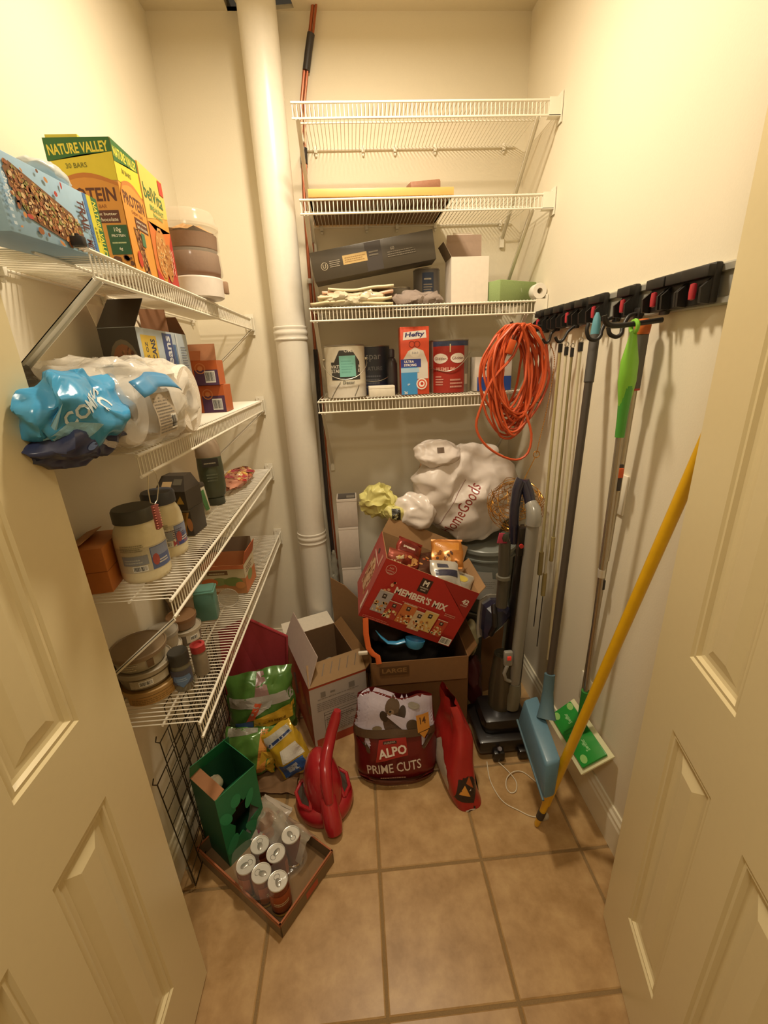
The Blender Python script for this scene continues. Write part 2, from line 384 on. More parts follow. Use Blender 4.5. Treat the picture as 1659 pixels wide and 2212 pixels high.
# ------------------------------------------------------------------ back shelf 2: wooden tray and leather cases
Z = 2.027
t = thing('wooden_tray', 'pale wooden board tray lying on the second wire shelf from the top', 'tray', (.135, 1.885, Z), radians(1))
MB().bx((-.245, -.15, 0), (.245, .145, .006)).build('panel', mat('9a7450', .6, bump=.2), t, smooth=False)
fr = MB(); fr.bx((-.248, -.165, 0), (.248, -.15, .024)); fr.bx((-.248, .145, 0), (.248, .155, .020)); fr.bx((-.248, -.15, 0), (-.238, .145, .020)); fr.bx((.238, -.15, 0), (.248, .145, .020))
fr.build('frame', mat('dba860', .45, bump=.1, scale=30), t, bevel=.0015)
LEA = mat('94684e', .55, bump=.5, scale=90)
o = MB().bx((-.055, -.03, 0), (.055, .03, .030)).build('leather_case', LEA, None, bevel=.008); crumple(o, .006, 25, 2); o.location = (.295, 1.80, Z+.032); o.rotation_euler = (0, radians(-5), radians(8))
tag(o, 'folded brown leather case at the right end of the wooden tray', 'case')
o = MB().lathe([(.001, 0), (.048, 0), (.055, .008), (.05, .020), (.03, .026), (.001, .028)], sy=.6).build('leather_pouch', LEA); o.location = (.09, 1.80, Z+.012); o.rotation_euler = (0, 0, .2)
tag(o, 'flat brown leather pouch showing over the middle of the wooden tray', 'pouch')

# ------------------------------------------------------------------ back shelf 3
Z = 1.6955
t = thing('black_carton', 'long black product carton tilted on top of papers on the third shelf', 'carton', (-.115, 1.79, 1.784), rot=(0, radians(-8.0), radians(-1)))
MB().bx((0, 0, 0), (.455, .105, .097)).build('body', mat('423a2e', .4, bump=.1), t, bevel=.0015)
a = Art(face((0, 0, 0), (1, 0, 0), (0, 0, 1))); a.rect(.20, .002, .26, .095, '38302a'); a.rect(.115, .038, .205, .068, 'b99a62')
a.lines(.122, .044, .2, .064, 3, '8a6b3a'); a.ring(.045, .045, .013, .002, 'a89a80'); a.text('U', .045, .045, .014, 'a89a80'); a.lines(.065, .038, .105, .062, 4, '8d8270')
a.text('60', .30, .062, .011, '8d8270'); a.lines(.28, .035, .40, .056, 3, '655b4c', 9); a.lines(.213, .05, .25, .07, 2, '6a6050', 4); a.done(t)
PAPS = [('cfc09a', .30, .21), ('e0cfae', .27, .20), ('e6b9a0', .26, .17), ('ddceab', .24, .18)]
zz = Z+.0005
for i, (c, w, d) in enumerate(PAPS):
    def fn(u, v, w=w, d=d, i=i, zz=zz):
        x = (u-.5)*w; y = (v-.5)*d
        return Vector((.015+i*.012+x, 1.83+y, zz+.008+.006*sin(u*5+i)+.004*noise.noise(Vector((x*20, y*20, i)))))
    b = MB(); b.grid(fn, 16, 8); o = b.build('paper_envelope', mat(c, .7, var=.03)); sm = o.modifiers.new('s', 'SOLIDIFY'); sm.thickness = .008; sm.offset = 0
    tag(o, ['tan paper folder at the bottom of the pile on the third shelf', 'cream envelope second from the bottom of the pile under the black carton', 'pinkish envelope in the pile under the black carton', 'pale envelope on top of the pile under the black carton'][i], 'paper')
    zz += .0165
o = blob('plastic_bag', mat('e3d8ba', .2, clear=.3), None, (.02, 1.755, Z+.026), (.115, .035, .028), .014, 26, 4, 60, 30, floor=Z+.001, ridge=.4); tag(o, 'crumpled clear plastic bag lying before the papers on the third shelf', 'bag')
o = blob('grey_rag', mat('8d7d72', .9, bump=.6, scale=200), None, (.255, 1.775, Z+.020), (.105, .035, .026), .016, 28, 7, floor=Z+.001); tag(o, 'crumpled grey cloth rag between the papers and the white box', 'rag')
def tin(name, label, x, y, z, r, h, col, lidc='a9a091', group=None):
    t = thing(name, label, 'can', (x, y, z), 0, group)
    MB().lathe([(r-.002, 0), (r, .002), (r, h-.004), (r-.002, h-.002)], n=36).build('body', mat(col, .35), t)
    MB().lathe([(r-.002, 0), (r+.001, .002), (r+.001, .005), (r-.003, .007), (r-.005, .002), (.001, .002)], (0, 0, h-.004), n=36).build('lid', mat(lidc, .3, .7), t)
    return t
t = tin('paint_tin', 'small plain grey tin under the right half of the black carton', .205, 1.89, Z, .045, .072, '8c8478')
t = tin('paint_tin', 'blue and grey tin between the grey rag and the open white box', .318, 1.90, Z, .052, .135, '6f6a66')
a = Art(cyl(.052), .01); a.rect(-.025, .03, .02, .12, '2f3f60'); a.lines(-.018, .095, .012, .106, 1, 'c9c2b4', 3); a.lines(-.02, .05, .015, .085, 4, 'a49c90'); a.done(t)
WB = mat('e3d6c6', .55, bump=.05)
t = thing('white_box', 'open white cardboard box with its lid flap standing up on the third shelf', 'box', (.464, 1.84, Z), radians(1))
carton(MB(), .143, .10, .158).build('body', WB, t, smooth=False)
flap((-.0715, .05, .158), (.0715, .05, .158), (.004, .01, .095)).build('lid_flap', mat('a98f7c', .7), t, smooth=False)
flap((-.04, .0605, .250), (.04, .0605, .250), (0, .012, .012)).build('tuck_flap', WB, t, smooth=False)
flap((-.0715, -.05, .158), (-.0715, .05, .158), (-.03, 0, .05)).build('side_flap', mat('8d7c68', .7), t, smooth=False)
t = thing('foam_block', 'pale green floral foam brick at the right end of the third shelf', 'foam', (.635, 1.83, Z), radians(28))
MB().bx((-.10, -.045, 0), (.10, .045, .072)).build('brick', mat('8fa36a', .95, bump=.5, scale=260), t, bevel=.003)
a = Art(face((-.1, -.045, 0), (1, 0, 0), (0, 0, 1))); a.ell(.115, .04, .003, .009, 'a9b98a', a=.4); a.done(t)
t = thing('tape_roll', 'white tape roll standing on edge beside the right wall on the third shelf', 'tape', (.712, 1.765, Z+.026), rot=(pi/2, 0, 0))
MB().lathe([(.010, 0), (.026, 0), (.027, .002), (.027, .040), (.026, .042), (.010, .042)], cap=False, n=32).build('roll', mat('e9e2d4', .5), t)
MB().lathe([(.0095, .001), (.012, -.001), (.0095, .041), (.006, .001)], cap=False).build('core', mat('c9bda4', .7), t)

# ------------------------------------------------------------------ back shelf 4
Z = 1.3675
t = tin('paint_can', 'white primer paint can with a teal sticky note on the lowest back shelf', -.026, 1.86, Z, .081, .196, 'ddd5c0')
a = Art(cyl(.081), .012); a.rect(-.10, .0, .10, .05, 'd9d1c2'); a.rect(-.06, .068, .062, .135, '3f3d38'); a.poly([(-.045, .135), (-.02, .178), (.03, .178), (.062, .135)], '3f3d38')
a.text('CrMor', .02, .176, .011, 'e8e2d2'); a.text('WATER', -.035, .118, .013, 'e8e2d2'); a.text('STAIN', -.035, .102, .013, 'e8e2d2'); a.text('IC', .062, .118, .012, 'e8e2d2'); a.text('ER', .062, .102, .012, 'e8e2d2')
a.text('Decor', .012, .058, .013, '5d5a52'); a.tris([(-.07, .0), (-.067, .0), (-.02, .06), (-.023, .06)], [(0, 1, 2, 3)], '6b675d'); a.tris([(.03, .005), (.033, .005), (.055, .045), (.052, .045)], [(0, 1, 2, 3)], '6b675d')
a.rect(-.032+.01, .08, .042, .158, '7fbfb2'); a.lines(-.015, .095, .036, .145, 5, '6ba99d', 2); a.done(t)
WIRE = mat('b9b2a2', .25, .9)
MB().tube([(-.086, -.02, .145)]+[(.09*cos(pi+pi*k/14)*1.0, -.02-.075*sin(pi*k/14), .145-.075*sin(pi*k/14)) for k in range(1, 14)]+[(.086, -.02, .145)], .0015, 6).build('bail_handle', WIRE, t)
MB().tube([(-.081, -.02, .145), (-.088, -.02, .145)], .006, 8).tube([(.081, -.02, .145), (.088, -.02, .145)], .006, 8).build('ear', WIRE, t)
t = tin('paint_can', 'dark navy paint can behind the small white box', .085, 1.935, Z, .078, .192, '343844')
a = Art(cyl(.078), .012); a.text('spar', .005, .145, .026, '8e8f92', bold=.0); a.text('ATURE', .01, .105, .015, '6f7278'); a.rect(-.06, .02, .07, .05, '2b2f4c'); a.lines(-.04, .03, .05, .085, 4, '5d606a', 6); a.done(t)
MB().tube([(.09*cos(pi+pi*k/14), -.05-.05*sin(pi*k/14), .11-.055*sin(pi*k/14)) for k in range(15)], .0013, 6).build('bail_handle', WIRE, t)
t = thing('small_box', 'small low white box before the navy paint can', 'box', (.113, 1.785, Z), radians(1))
MB().bx((-.051, -.03, 0), (.051, .03, .040)).build('body', mat('e6ddca', .55), t, bevel=.001)
MB().bx((-.051, -.0305, .031), (.051, -.030, .0318)).build('lid_seam', mat('b9ae98', .6), t, smooth=False)
t = thing('spray_can', 'dark slim bottle just left of the red and blue bin bag box', 'bottle', (.165, 1.86, Z))
MB().lathe([(.02, 0), (.022, .004), (.022, .12), (.014, .14), (.009, .145)]).build('body', mat('3a3638', .35), t); MB().lathe([(.009, .145), (.012, .147), (.012, .172), (.008, .178)]).build('cap', mat('45434a', .4), t)
t = thing('trash_bag_box', 'tall red, white and blue trash bag box on the lowest back shelf', 'box', (.194, 1.785, Z), radians(0))
MB().bx((0, 0, 0), (.113, .065, .253)).build('body', mat('d9502f', .4), t, bevel=.001)
a = Art(face((0, 0, 0), (1, 0, 0), (0, 0, 1))); a.poly([(.01, .205), (.103, .212), (.10, .24), (.013, .234)], 'eee6da'); a.text('Hefty', .057, .223, .022, '35306a', w=.078, bold=.03, italic=.15, a=.05)
a.poly([(.01, .135), (.03, .165), (.057, .178), (.09, .165), (.107, .12), (.109, .06), (.06, .06), (.02, .12)], 'd9cfc2'); a.ell(.057, .158, .02, .016, 'e9e1d3'); a.text('3-in-1', .057, .158, .008, '6b6a78'); a.ring(.045, .19, .012, .002, '8a3326'); a.ring(.066, .19, .012, .002, '8a3326')
a.rect(0, 0, .065, .105, '3f8fc9'); a.rect(0, .085, .072, .102, 'a9c8dc'); a.rect(0, .105, .08, .135, '35408a'); a.text('ULTRA', .033, .126, .0095, 'f0e8dc', bold=.03); a.text('STRONG', .037, .113, .0095, 'f0e8dc', bold=.03)
a.text('36', .018, .008, .011, 'f0e8dc'); a.text('gal', .03, .04, .009, 'd9e4ec'); a.ell(.082, .04, .022, .022, 'e9dfd0'); a.ell(.082, .04, .017, .017, 'd9502f'); a.ell(.082, .04, .012, .012, 'f0e8dc'); a.ell(.083, .041, .006, .006, 'c23b28'); a.done(t)
t = tin('paint_can', 'red labelled paint can right of the trash bag box', .400, 1.86, Z, .081, .2, '9d8f7e')
a = Art(cyl(.081), .012); a.rect(-.085, .0, .055, .178, 'a02c20'); a.rect(-.085, .178, .085, .196, '39435e'); a.rect(.055, .0, .09, .12, '8f8474'); a.rect(.06, .03, .085, .07, 'cfc4ae')
for x in (-.05, .022): a.ell(x, .132, .031, .019, 'ece2d2'); a.text('Glidden', x, .132, .011, '6b2a22', w=.05, bold=.01)
a.text('PREMIUM', -.03, .092, .014, 'd9a08c', w=.075); a.rect(-.012, .155, -.008, .185, 'e0cf9a'); a.lines(-.07, .03, -.035, .07, 4, 'd39a88', 4); a.lines(-.01, .02, .045, .06, 3, 'd39a88', 8); a.done(t)
MB().tube([(-.086, -.03, .10)]+[(-.086+.172*(k/14), -.035-.052*sin(pi*k/14), .10-.04*sin(pi*k/14)+.055*k/14) for k in range(1, 14)]+[(.086, -.03, .155)], .0015, 6).build('bail_handle', WIRE, t)
t = thing('blue_white_box', 'white and blue box partly hidden behind the orange cord', 'box', (.57, 1.82, Z))
MB().bx((-.075, -.03, 0), (.075, .05, .132)).build('body', mat('d9cfc0', .5), t, bevel=.001)
a = Art(face((-.075, -.03, 0), (1, 0, 0), (0, 0, 1))); a.rect(.01, .0, .15, .055, '2f4f9a'); a.lines(.02, .08, .1, .11, 2, '555a6a'); a.done(t)

# ------------------------------------------------------------------ left shelf 1
t = thing('granola_bar_box', 'light blue trail mix bar box lying on its side, overhanging the top left shelf', 'box', (-.437, .69, 1.682), rot=(radians(3.4), 0, 0)); t.scale = (1, 1, .92)
MB().bx((-.085, 0, 0), (0, .255, .104)).build('body', mat('9cc0da', .4), t, bevel=.0012)
def onbar(u, v): return .035+.0 < v-(-.10*u) < 0
a = Art(face((0, 0, 0), (0, 1, 0), (0, 0, 1)))
a.rect(.212, 0, .226, .104, '4d7fb8'); a.rect(.222, 0, .255, .104, 'd9cf3a'); a.poly([(.240, 0), (.255, 0), (.255, .104), (.236, .104)], '2f6b34')
a.text('NATURE VALLEY', .2435, .05, .013, 'e9dc4a', w=.094, a=-pi/2, bold=.02); a.text('6 BARS', .229, .04, .006, '7d7a2a', a=-pi/2)
a.poly([(.02, .082), (.035, .094), (.16, .058), (.180, .040), (.182, .008), (.165, .002), (.05, .026), (.03, .05)], '7d5433')
def inbar(x, y): return .024 < x < .178 and y < .090-.30*(x-.035) and y > .030-.19*(x-.05)
a.bits(.02, 0, .18, .1, 900, ['b07a45', '8a5530', 'c99a5c', '5a3524', 'b98450', '8d8a4a', 'a0603a', 'd8b98a'], .0040, 4, inbar)
a.bits(.02, .002, .2, .1, 34, ['9a5f34', 'c98a50', 'b8433a', '7a4b2c'], .006, 9, lambda x, y: not inbar(x, y) and x < .185)
a.text('Crunchy', .198, .036, .012, '3f4f78', w=.05, a=-pi/2, bold=.0, italic=.3) if False else a.text('Chewy', .207, .030, .013, '3f4f78', w=.045, a=-pi/2, italic=.3)
a.text('TRAIL', .192, .062, .021, '5a2f2c', w=.05, a=-pi/2, bold=.03); a.text('MIX', .192, .014, .018, '5a2f2c', w=.022, a=-pi/2, bold=.03)
a.text('chewy', .014, .055, .010, 'dfe8ee', w=.04, a=-pi/2); a.lines(.006, .01, .012, .06, 6, 'c9dae6'); a.done(t)
o = blob('crumpled_wrapper', mat('c9cfcb', .3, bump=.3), None, (-.483, .885, 1.812), (.028, .050, .014), .007, 45, 3, floor=1.803); tag(o, 'crumpled white and grey wrapper lying on the light blue bar box', 'wrapper')
o.rotation_euler = (radians(0), 0, 0)
t = thing('protein_bar_box', 'tall orange, yellow and green protein bar box standing upright on the top left shelf', 'box', (-.442, 1.06, 1.697))
MB().bx((-.125, 0, 0), (0, .107, .235)).build('body', mat('d99a3c', .4), t, bevel=.001)
MB().bx((-.12, .002, .235), (-.06, .03, .241)).build('torn_flap', mat('cfc84a', .6), t, smooth=False)
def protein(a, w, full=True):
    a.rect(0, .165, w, .235, 'e3cf3a'); a.poly([(0, .197), (w*.5, .207), (w, .212), (w, .235), (0, .235)], '2f6b30'); a.text('NATURE VALLEY', w/2, .218, .0175, 'ead94a', w=w*.92, bold=.03, a=.05)
    a.text('30 BARS', w*.42, .190, .0085, '7d7a22', a=.04); a.poly([(0, 0), (w, 0), (w, .160)]+[(w*(1-k/8), .160+.018*sin(pi*k/8)) for k in range(1, 8)]+[(0, .145)], 'c77c34'); a.poly([(0, 0), (w, 0), (w, .154)]+[(w*(1-k/8), .154+.016*sin(pi*k/8)) for k in range(1, 8)]+[(0, .139)], 'dc9840')
    a.text('PROTEIN', w*.5, .141, .024, '5f3220', w=w*.86, bold=.03); a.text('CHEWY BAR', w*.55, .121, .0065, '9a5a2a', bold=.01); a.rect(w*.38, .092, w*.92, .114, '5f3220'); a.text('peanut butter', w*.66, .107, .0065, 'e9dcc0', w=w*.46); a.text('dark chocolate', w*.66, .098, .0065, 'e9dcc0', w=w*.46)
a = Art(face((-.125, 0, 0), (1, 0, 0), (0, 0, 1))); protein(a, .125); a.rect(.085, .035, .125, .088, '2f5a34'); a.text('10g', .105, .079, .010, 'f0ead0'); a.text('PROTEIN', .105, .069, .005, 'f0ead0'); a.lines(.09, .055, .12, .06, 1, 'c9cf9a'); a.text('6g', .105, .045, .007, 'f0ead0')
a.bits(.09, .008, .122, .03, 12, ['5a3524', '6d452b'], .006, 3); a.done(t)
a = Art(face((0, 0, 0), (0, 1, 0), (0, 0, 1))); protein(a, .107); a.poly([(.045, .005), (.075, .0), (.05, .088), (.026, .092)], '8a5a38'); a.bits(.03, .0, .075, .09, 130, ['b98450', '7a4b2c', 'c99a5c', '5a3524'], .0035, 8, lambda x, y: .028+(.09-y)*.2 < x < .05+(.09-y)*.25)
a.rect(.055, .062, .072, .088, '4f7a58'); a.ell(.028, .032, .010, .016, 'c4452c'); a.done(t)
t = thing('breakfast_biscuit_box', 'yellow and red breakfast biscuit box standing behind the protein bar box', 'box', (-.440, 1.169, 1.697))
MB().bx((-.12, 0, 0), (0, .128, .238)).build('body', mat('dfa044', .4), t, bevel=.001)
a = Art(face((0, 0, 0), (0, 1, 0), (0, 0, 1))); a.poly([(0, .13), (.128, .16), (.128, .238), (0, .238)], 'ecc45e'); a.poly([(0, .125), (.05, .11), (.128, .13), (.128, .10), (.09, .04), (0, .0)], 'd4783a'); a.poly([(.05, 0), (.128, 0), (.128, .13), (.11, .10)], 'b8362e'); a.poly([(0, 0), (.05, 0), (.02, .02), (0, .03)], 'b8362e')
a.text('belVita', .058, .188, .030, '2f6a3c', w=.10, bold=.01); a.text('BREAKFAST', .065, .160, .011, '6b9a5a', w=.075); a.text('biscuits', .065, .148, .009, '6b9a5a', w=.05); a.rect(.10, .205, .124, .235, 'c0392b')
a.ell(.05, .070, .032, .055, 'c98a48', a=-.2); a.bits(.02, .02, .085, .125, 150, ['dcaa68', 'b0713a', 'e6bf80'], .004, 5, lambda x, y: ((x-.05)/.028)**2+((y-.07)/.05)**2 < 1); a.ell(.085, .055, .020, .045, 'b5793e', a=-.25); a.bits(.066, .015, .105, .10, 60, ['cf9a5a', '9a5f30'], .0035, 6, lambda x, y: ((x-.085)/.017)**2+((y-.055)/.04)**2 < 1)
for x in (.098, .11): a.text('AAAA', x, .06, .008, 'e6b9a0', w=.06, a=pi/2)
a.done(t)
t = thing('food_container', 'clear stacked plastic container with a white base, farthest on the top left shelf', 'container', (-.447, 1.475, 1.697))
MB().lathe([(.066, 0), (.073, .004), (.075, .052), (.072, .056), (.068, .054)], n=40).build('base', mat('e3d8cb', .35), t)
MB().lathe([(.068, .054), (.077, .062), (.079, .068), (.077, .12), (.0755, .125), (.078, .131), (.0785, .175), (.082, .18), (.0815, .186)], n=48, cap=False).build('tub', mat('d8c8b0', .12, var=0, clear=.72), t)
MB().lathe([(.001, .056), (.070, .057), (.074, .08), (.073, .118), (.001, .12)], n=32).build('filling', mat('74452b', .8, bump=.5, scale=100), t)
o = MB().lathe([(.001, .127), (.072, .128), (.075, .165), (.001, .166)], n=32).build('filling', mat('7d4e2c', .8, bump=.5, scale=100), t)
pp = MB().grid(lambda u, v: Vector((.068*cos(2*pi*u)*v, .068*sin(2*pi*u)*v, .172+.024*(1-v)+.010*noise.noise(Vector((4*cos(2*pi*u)*v, 4*sin(2*pi*u)*v, 1)))*2)), 24, 6, wrap=True); pp.build('paper_liner', mat('c79a63', .7, bump=.3), t, smooth=False)
MB().lathe([(.083, .185), (.083, .189), (.078, .196), (.076, .212), (.070, .222), (.001, .226)], n=40, cap=False).build('lid', mat('d9cfbc', .1, var=0, clear=.72), t)
MB().bx((.070, .02, .018), (.082, .04, .052)).build('latch', mat('a58468', .5), t, bevel=.002)
o = MB().bx((-.010, -.006, -.004), (.010, .006, .010)).tube([(0, 0, .008), (0, 0, .014)], .004).build('binder_clip', mat('2b2723', .5), None, bevel=.002); o.location = (-.425, .826, 1.6985); tag(o, 'small black clip on the near corner of the top left shelf', 'clip')

# ------------------------------------------------------------------ left shelf 2
Z = 1.3575
t = thing('bean_can_carton', 'torn open black and pale blue carton for six cans on the second left shelf', 'carton', (-.543, 1.29, Z)); t.scale = (.78, 1.38, 1.055)
carton(MB(), .11, .235, .23).build('body', mat('c9cfd2', .5), t, smooth=False)
flap((-.055, -.1175, .23), (.055, -.1175, .23), (.012, .04, .062)).build('front_flap', mat('3c362c', .6), t, smooth=False)
a = Art(face((-.055, -.1175, 0), (1, 0, 0), (0, 0, 1))); a.rect(0, 0, .11, .229, '3c362c'); a.ell(.062, .155, .042, .050, '6d624e'); a.ell(.062, .155, .034, .040, '8a5a38'); a.bits(.03, .12, .095, .19, 60, ['5a3524', '9a6a40', '6b4a2c'], .005, 2, lambda x, y: ((x-.062)/.032)**2+((y-.155)/.038)**2 < 1); a.done(t)
a = Art(face((.01-.055+.001, -.079, .236), (1, .0, 0), (.19, .53, .82))); 
flap((-.053, .1175, .23), (.055, .1175, .23), (-.01, -.02, .045)).build('far_flap', mat('8a5f3e', .8), t, smooth=False)
flap((-.055, -.1175, .23), (-.055, .1175, .23), (-.02, 0, .05)).build('inner_flap', mat('d9cbb0', .7), t, smooth=False)
flap((-.054, .05, .23), (.02, .08, .23), (0, 0, .062)).build('divider', mat('8a5f3e', .8), t, smooth=False)
a = Art(face((.055, -.1175, 0), (0, 1, 0), (0, 0, 1))); a.rect(0, .0, .235, .229, 'b9c6d0'); a.rect(.012, .12, .075, .215, 'd9b94a'); a.text('6', .056, .138, .028, '2f3a5a', a=pi/2, bold=.03); a.text('CANS', .058, .184, .019, '2f3a5a', w=.048, a=pi/2, bold=.03); a.text('15 OZ', .030, .18, .010, '4a4f5a', w=.04, a=pi/2)
a.poly([(.105, 0), (.150, 0), (.150, .225), (.105, .225)], '3d4f86'); a.text('Black Beans', .126, .125, .028, 'dfe4ea', w=.19, a=pi/2, bold=.02); a.lines(.155, .02, .168, .2, 14, '4a6a9c', 4, .4); a.rect(.152, .02, .165, .20, '4a6fa6'); a.rect(.17, .0, .178, .229, 'cfd8de'); a.lines(.19, .05, .225, .2, 22, '6f7a8c', 3, .4); a.done(t)
OR = 'c8642c'
for i, (z, lb) in enumerate(((Z, 'lower orange sandwich bag box at the far end of the second left shelf'), (Z+.0905, 'upper orange sandwich bag box, torn open, on the second left shelf'))):
    t = thing('sandwich_bag_box', lb, 'box', (-.445+.006*(1-i), 1.545-.012*i, z), radians(3*i), 'stacked orange sandwich bag boxes')
    bb = MB()
    if i: carton(bb, .155, .09, .078, (-.0775, .045, 0))
    else: bb.bx((-.155, 0, 0), (0, .09, .0885))
    bb.build('body', mat(OR, .45), t, smooth=False)
    a = Art(face((-.155, 0, 0), (1, 0, 0), (0, 0, 1))); h = .078 if i else .0885
    a.rect(.08, 0, .155, h*.62, '5b3b58'); a.ring(.10, h*.68, .017, .003, 'd98a50'); a.ell(.1, h*.68, .008, .008, 'd98a50'); a.barcode(.112, .008, .145, .045); a.done(t)
    if i:
        flap((-.155, .09, .078), (-.02, .09, .078), (.0, .02, .055)).build('lid_flap', mat('a9714a', .7), t, smooth=False); flap((-.155, 0, .078), (-.155, .09, .078), (-.006, 0, .05)).build('side_flap', mat('8a5a3c', .7), t, smooth=False)
        flap((-.15, 0, .078), (-.05, 0, .078), (0, .03, .03)).build('torn_flap', mat('b8693a', .7), t, smooth=False)
# paper towels in a clear film
FILM = mat('f2ece0', .07, var=0, bump=1, scale=30, clear=.45)
t = thing('paper_towel_pack', 'pack of white paper towel rolls in clear film overhanging the second left shelf', 'paper towels', (0, 0, 0))
for yy, zc, r, x1 in ((1.035, Z+.079, .075, -.372), (.875, Z+.072, .066, -.425)):
    M = Matrix.Translation((x1, yy, zc)) @ Matrix.Rotation(-pi/2, 4, 'Y')
    MB().lathe([(.019, 0), (r-.004, 0), (r, .004), (r, .236-(x1+.372)*-1), (r-.004, .24-(x1+.372)*-1), (.019, .24-(x1+.372)*-1)], cap=False, n=40, M=M).build('paper_roll', mat('ece2d2', .9, bump=.5, scale=300), t)
    MB().lathe([(.0185, 0), (.0195, 0), (.0195, .236), (.0185, .236)], cap=False, M=M).build('cardboard_core', mat('8f7d62', .8), t)
def fshape(p): 
    q = Vector((abs(p.x)**.62*(1 if p.x > 0 else -1), abs(p.y)**.6*(1 if p.y > 0 else -1), abs(p.z)**.6*(1 if p.z > 0 else -1))); return q
blob('film_wrap', FILM, t, (-.505, .955, Z+.083), (.143, .168, .084), .016, 20, 11, 80, 48, floor=Z+.0025, shape=fshape, ridge=.07)
a = Art(lambda u, v, off: Vector((-.352+off+.004*sin(v*60), .80+u, Z+.03+v)), .02, .25)
a.rect(.0, .0, .085, .075, 'b5a690'); a.lines(.005, .005, .08, .07, 12, '7d7468', 3, .45); a.barcode(.055, .008, .08, .035); a.done(t, 'printed_label')
def strap(u, v): return Vector((-.345-.02*v+.006*sin(u*9), .76+.16*u, Z+.115+.014*sin(u*3)+(v-.5)*.026))
o = MB().grid(strap, 14, 3).build('blue_carry_strip', mat('4a8fbf', .3), t); o.modifiers.new('s', 'SOLIDIFY').thickness = .0015
# blue bag of paper goods at the near end
t = thing('blue_plastic_bag', 'crumpled blue and navy printed plastic bag at the near end of the second left shelf', 'bag', (0, 0, 0))
def bshape(p): return Vector((p.x, p.y, p.z*(1-.25*abs(p.y))))
blob('lower_bag', mat('333a5c', .3, bump=.4, scale=30), t, (-.470, .745, Z+.040), (.070, .105, .042), .02, 20, 21, 60, 34, floor=Z+.002, ridge=.15)
up = blob('upper_bag', mat('4a9fd0', .2, bump=.4, scale=24), t, (-.445, .748, Z+.088), (.050, .118, .054), .024, 15, 27, 64, 38, floor=Z+.03, ridge=.2)
blob('dark_bag_end', mat('4c4038', .5, bump=.4, scale=30), t, (-.52, .80, Z+.03), (.06, .09, .03), .015, 24, 33, floor=Z+.002)
from mathutils.bvhtree import BVHTree
def draped(o, org, U, V, Nrm, far=.3):         # print laid on a crumpled surface: shoot rays from a plane onto the mesh
    me = o.data; bv = BVHTree.FromPolygons([v.co.copy() for v in me.vertices], [tuple(p.vertices) for p in me.polygons])
    org, U, V, Nrm = Vector(org), Vector(U).normalized(), Vector(V).normalized(), Vector(Nrm).normalized(); last = [org]
    def fn(u, v, off):
        p = org+U*u+V*v; h = bv.ray_cast(p+Nrm*far, -Nrm, far*2)
        if h[0]: last[0] = h[0]; return h[0]+Nrm*(off+.0006)
        q = bv.find_nearest(p+Nrm*.05)[0]; return q+Nrm*(off+.0006)
    return fn
a = Art(draped(up, (-.40, .66, Z+.08), (.25, 1, 0), (0, 0, 1), (1, -.45, .15)), .008, .3)
a.text('SC', .075, .028, .032, 'dfe8e8', w=.036, bold=.03, a=-1.2); a.text('COMF', .02, .014, .022, 'cfe0e4', w=.06, bold=.03, a=.5); a.poly([(-.03, -.02), (.02, -.03), (.05, -.012), (.0, -.0)], '8fc0d6'); a.done(t)
lo = [c for c in t.children if c.name.startswith('lower_bag')][0]
a = Art(draped(lo, (-.40, .66, Z+.01), (.25, 1, 0), (0, 0, 1), (1, -.45, .15)), .008, .3); a.ell(.06, .035, .020, .006, 'b9b4b8', a=-.5); a.ell(.085, .022, .024, .005, 'c2bdbd', a=-.4); a.ell(.03, .03, .015, .005, '5a6f9c', a=.3); a.done(t, 'white_streaks')
o = blob('black_plastic_bag', mat('4a4338', .25, bump=.5, scale=30), None, (-.578, .78, Z+.088), (.040, .085, .088), .022, 20, 41, floor=Z+.002); tag(o, 'dark grey plastic bag slumped behind the blue bag on the second left shelf', 'bag')
o = blob('clear_bag', mat('d9cfc0', .1, bump=.5, scale=30, clear=.65), None, (-.55, .905, Z+.12), (.05, .06, .035), .018, 24, 43); tag(o, 'crumpled clear plastic bag above the paper towel pack by the wall', 'bag')

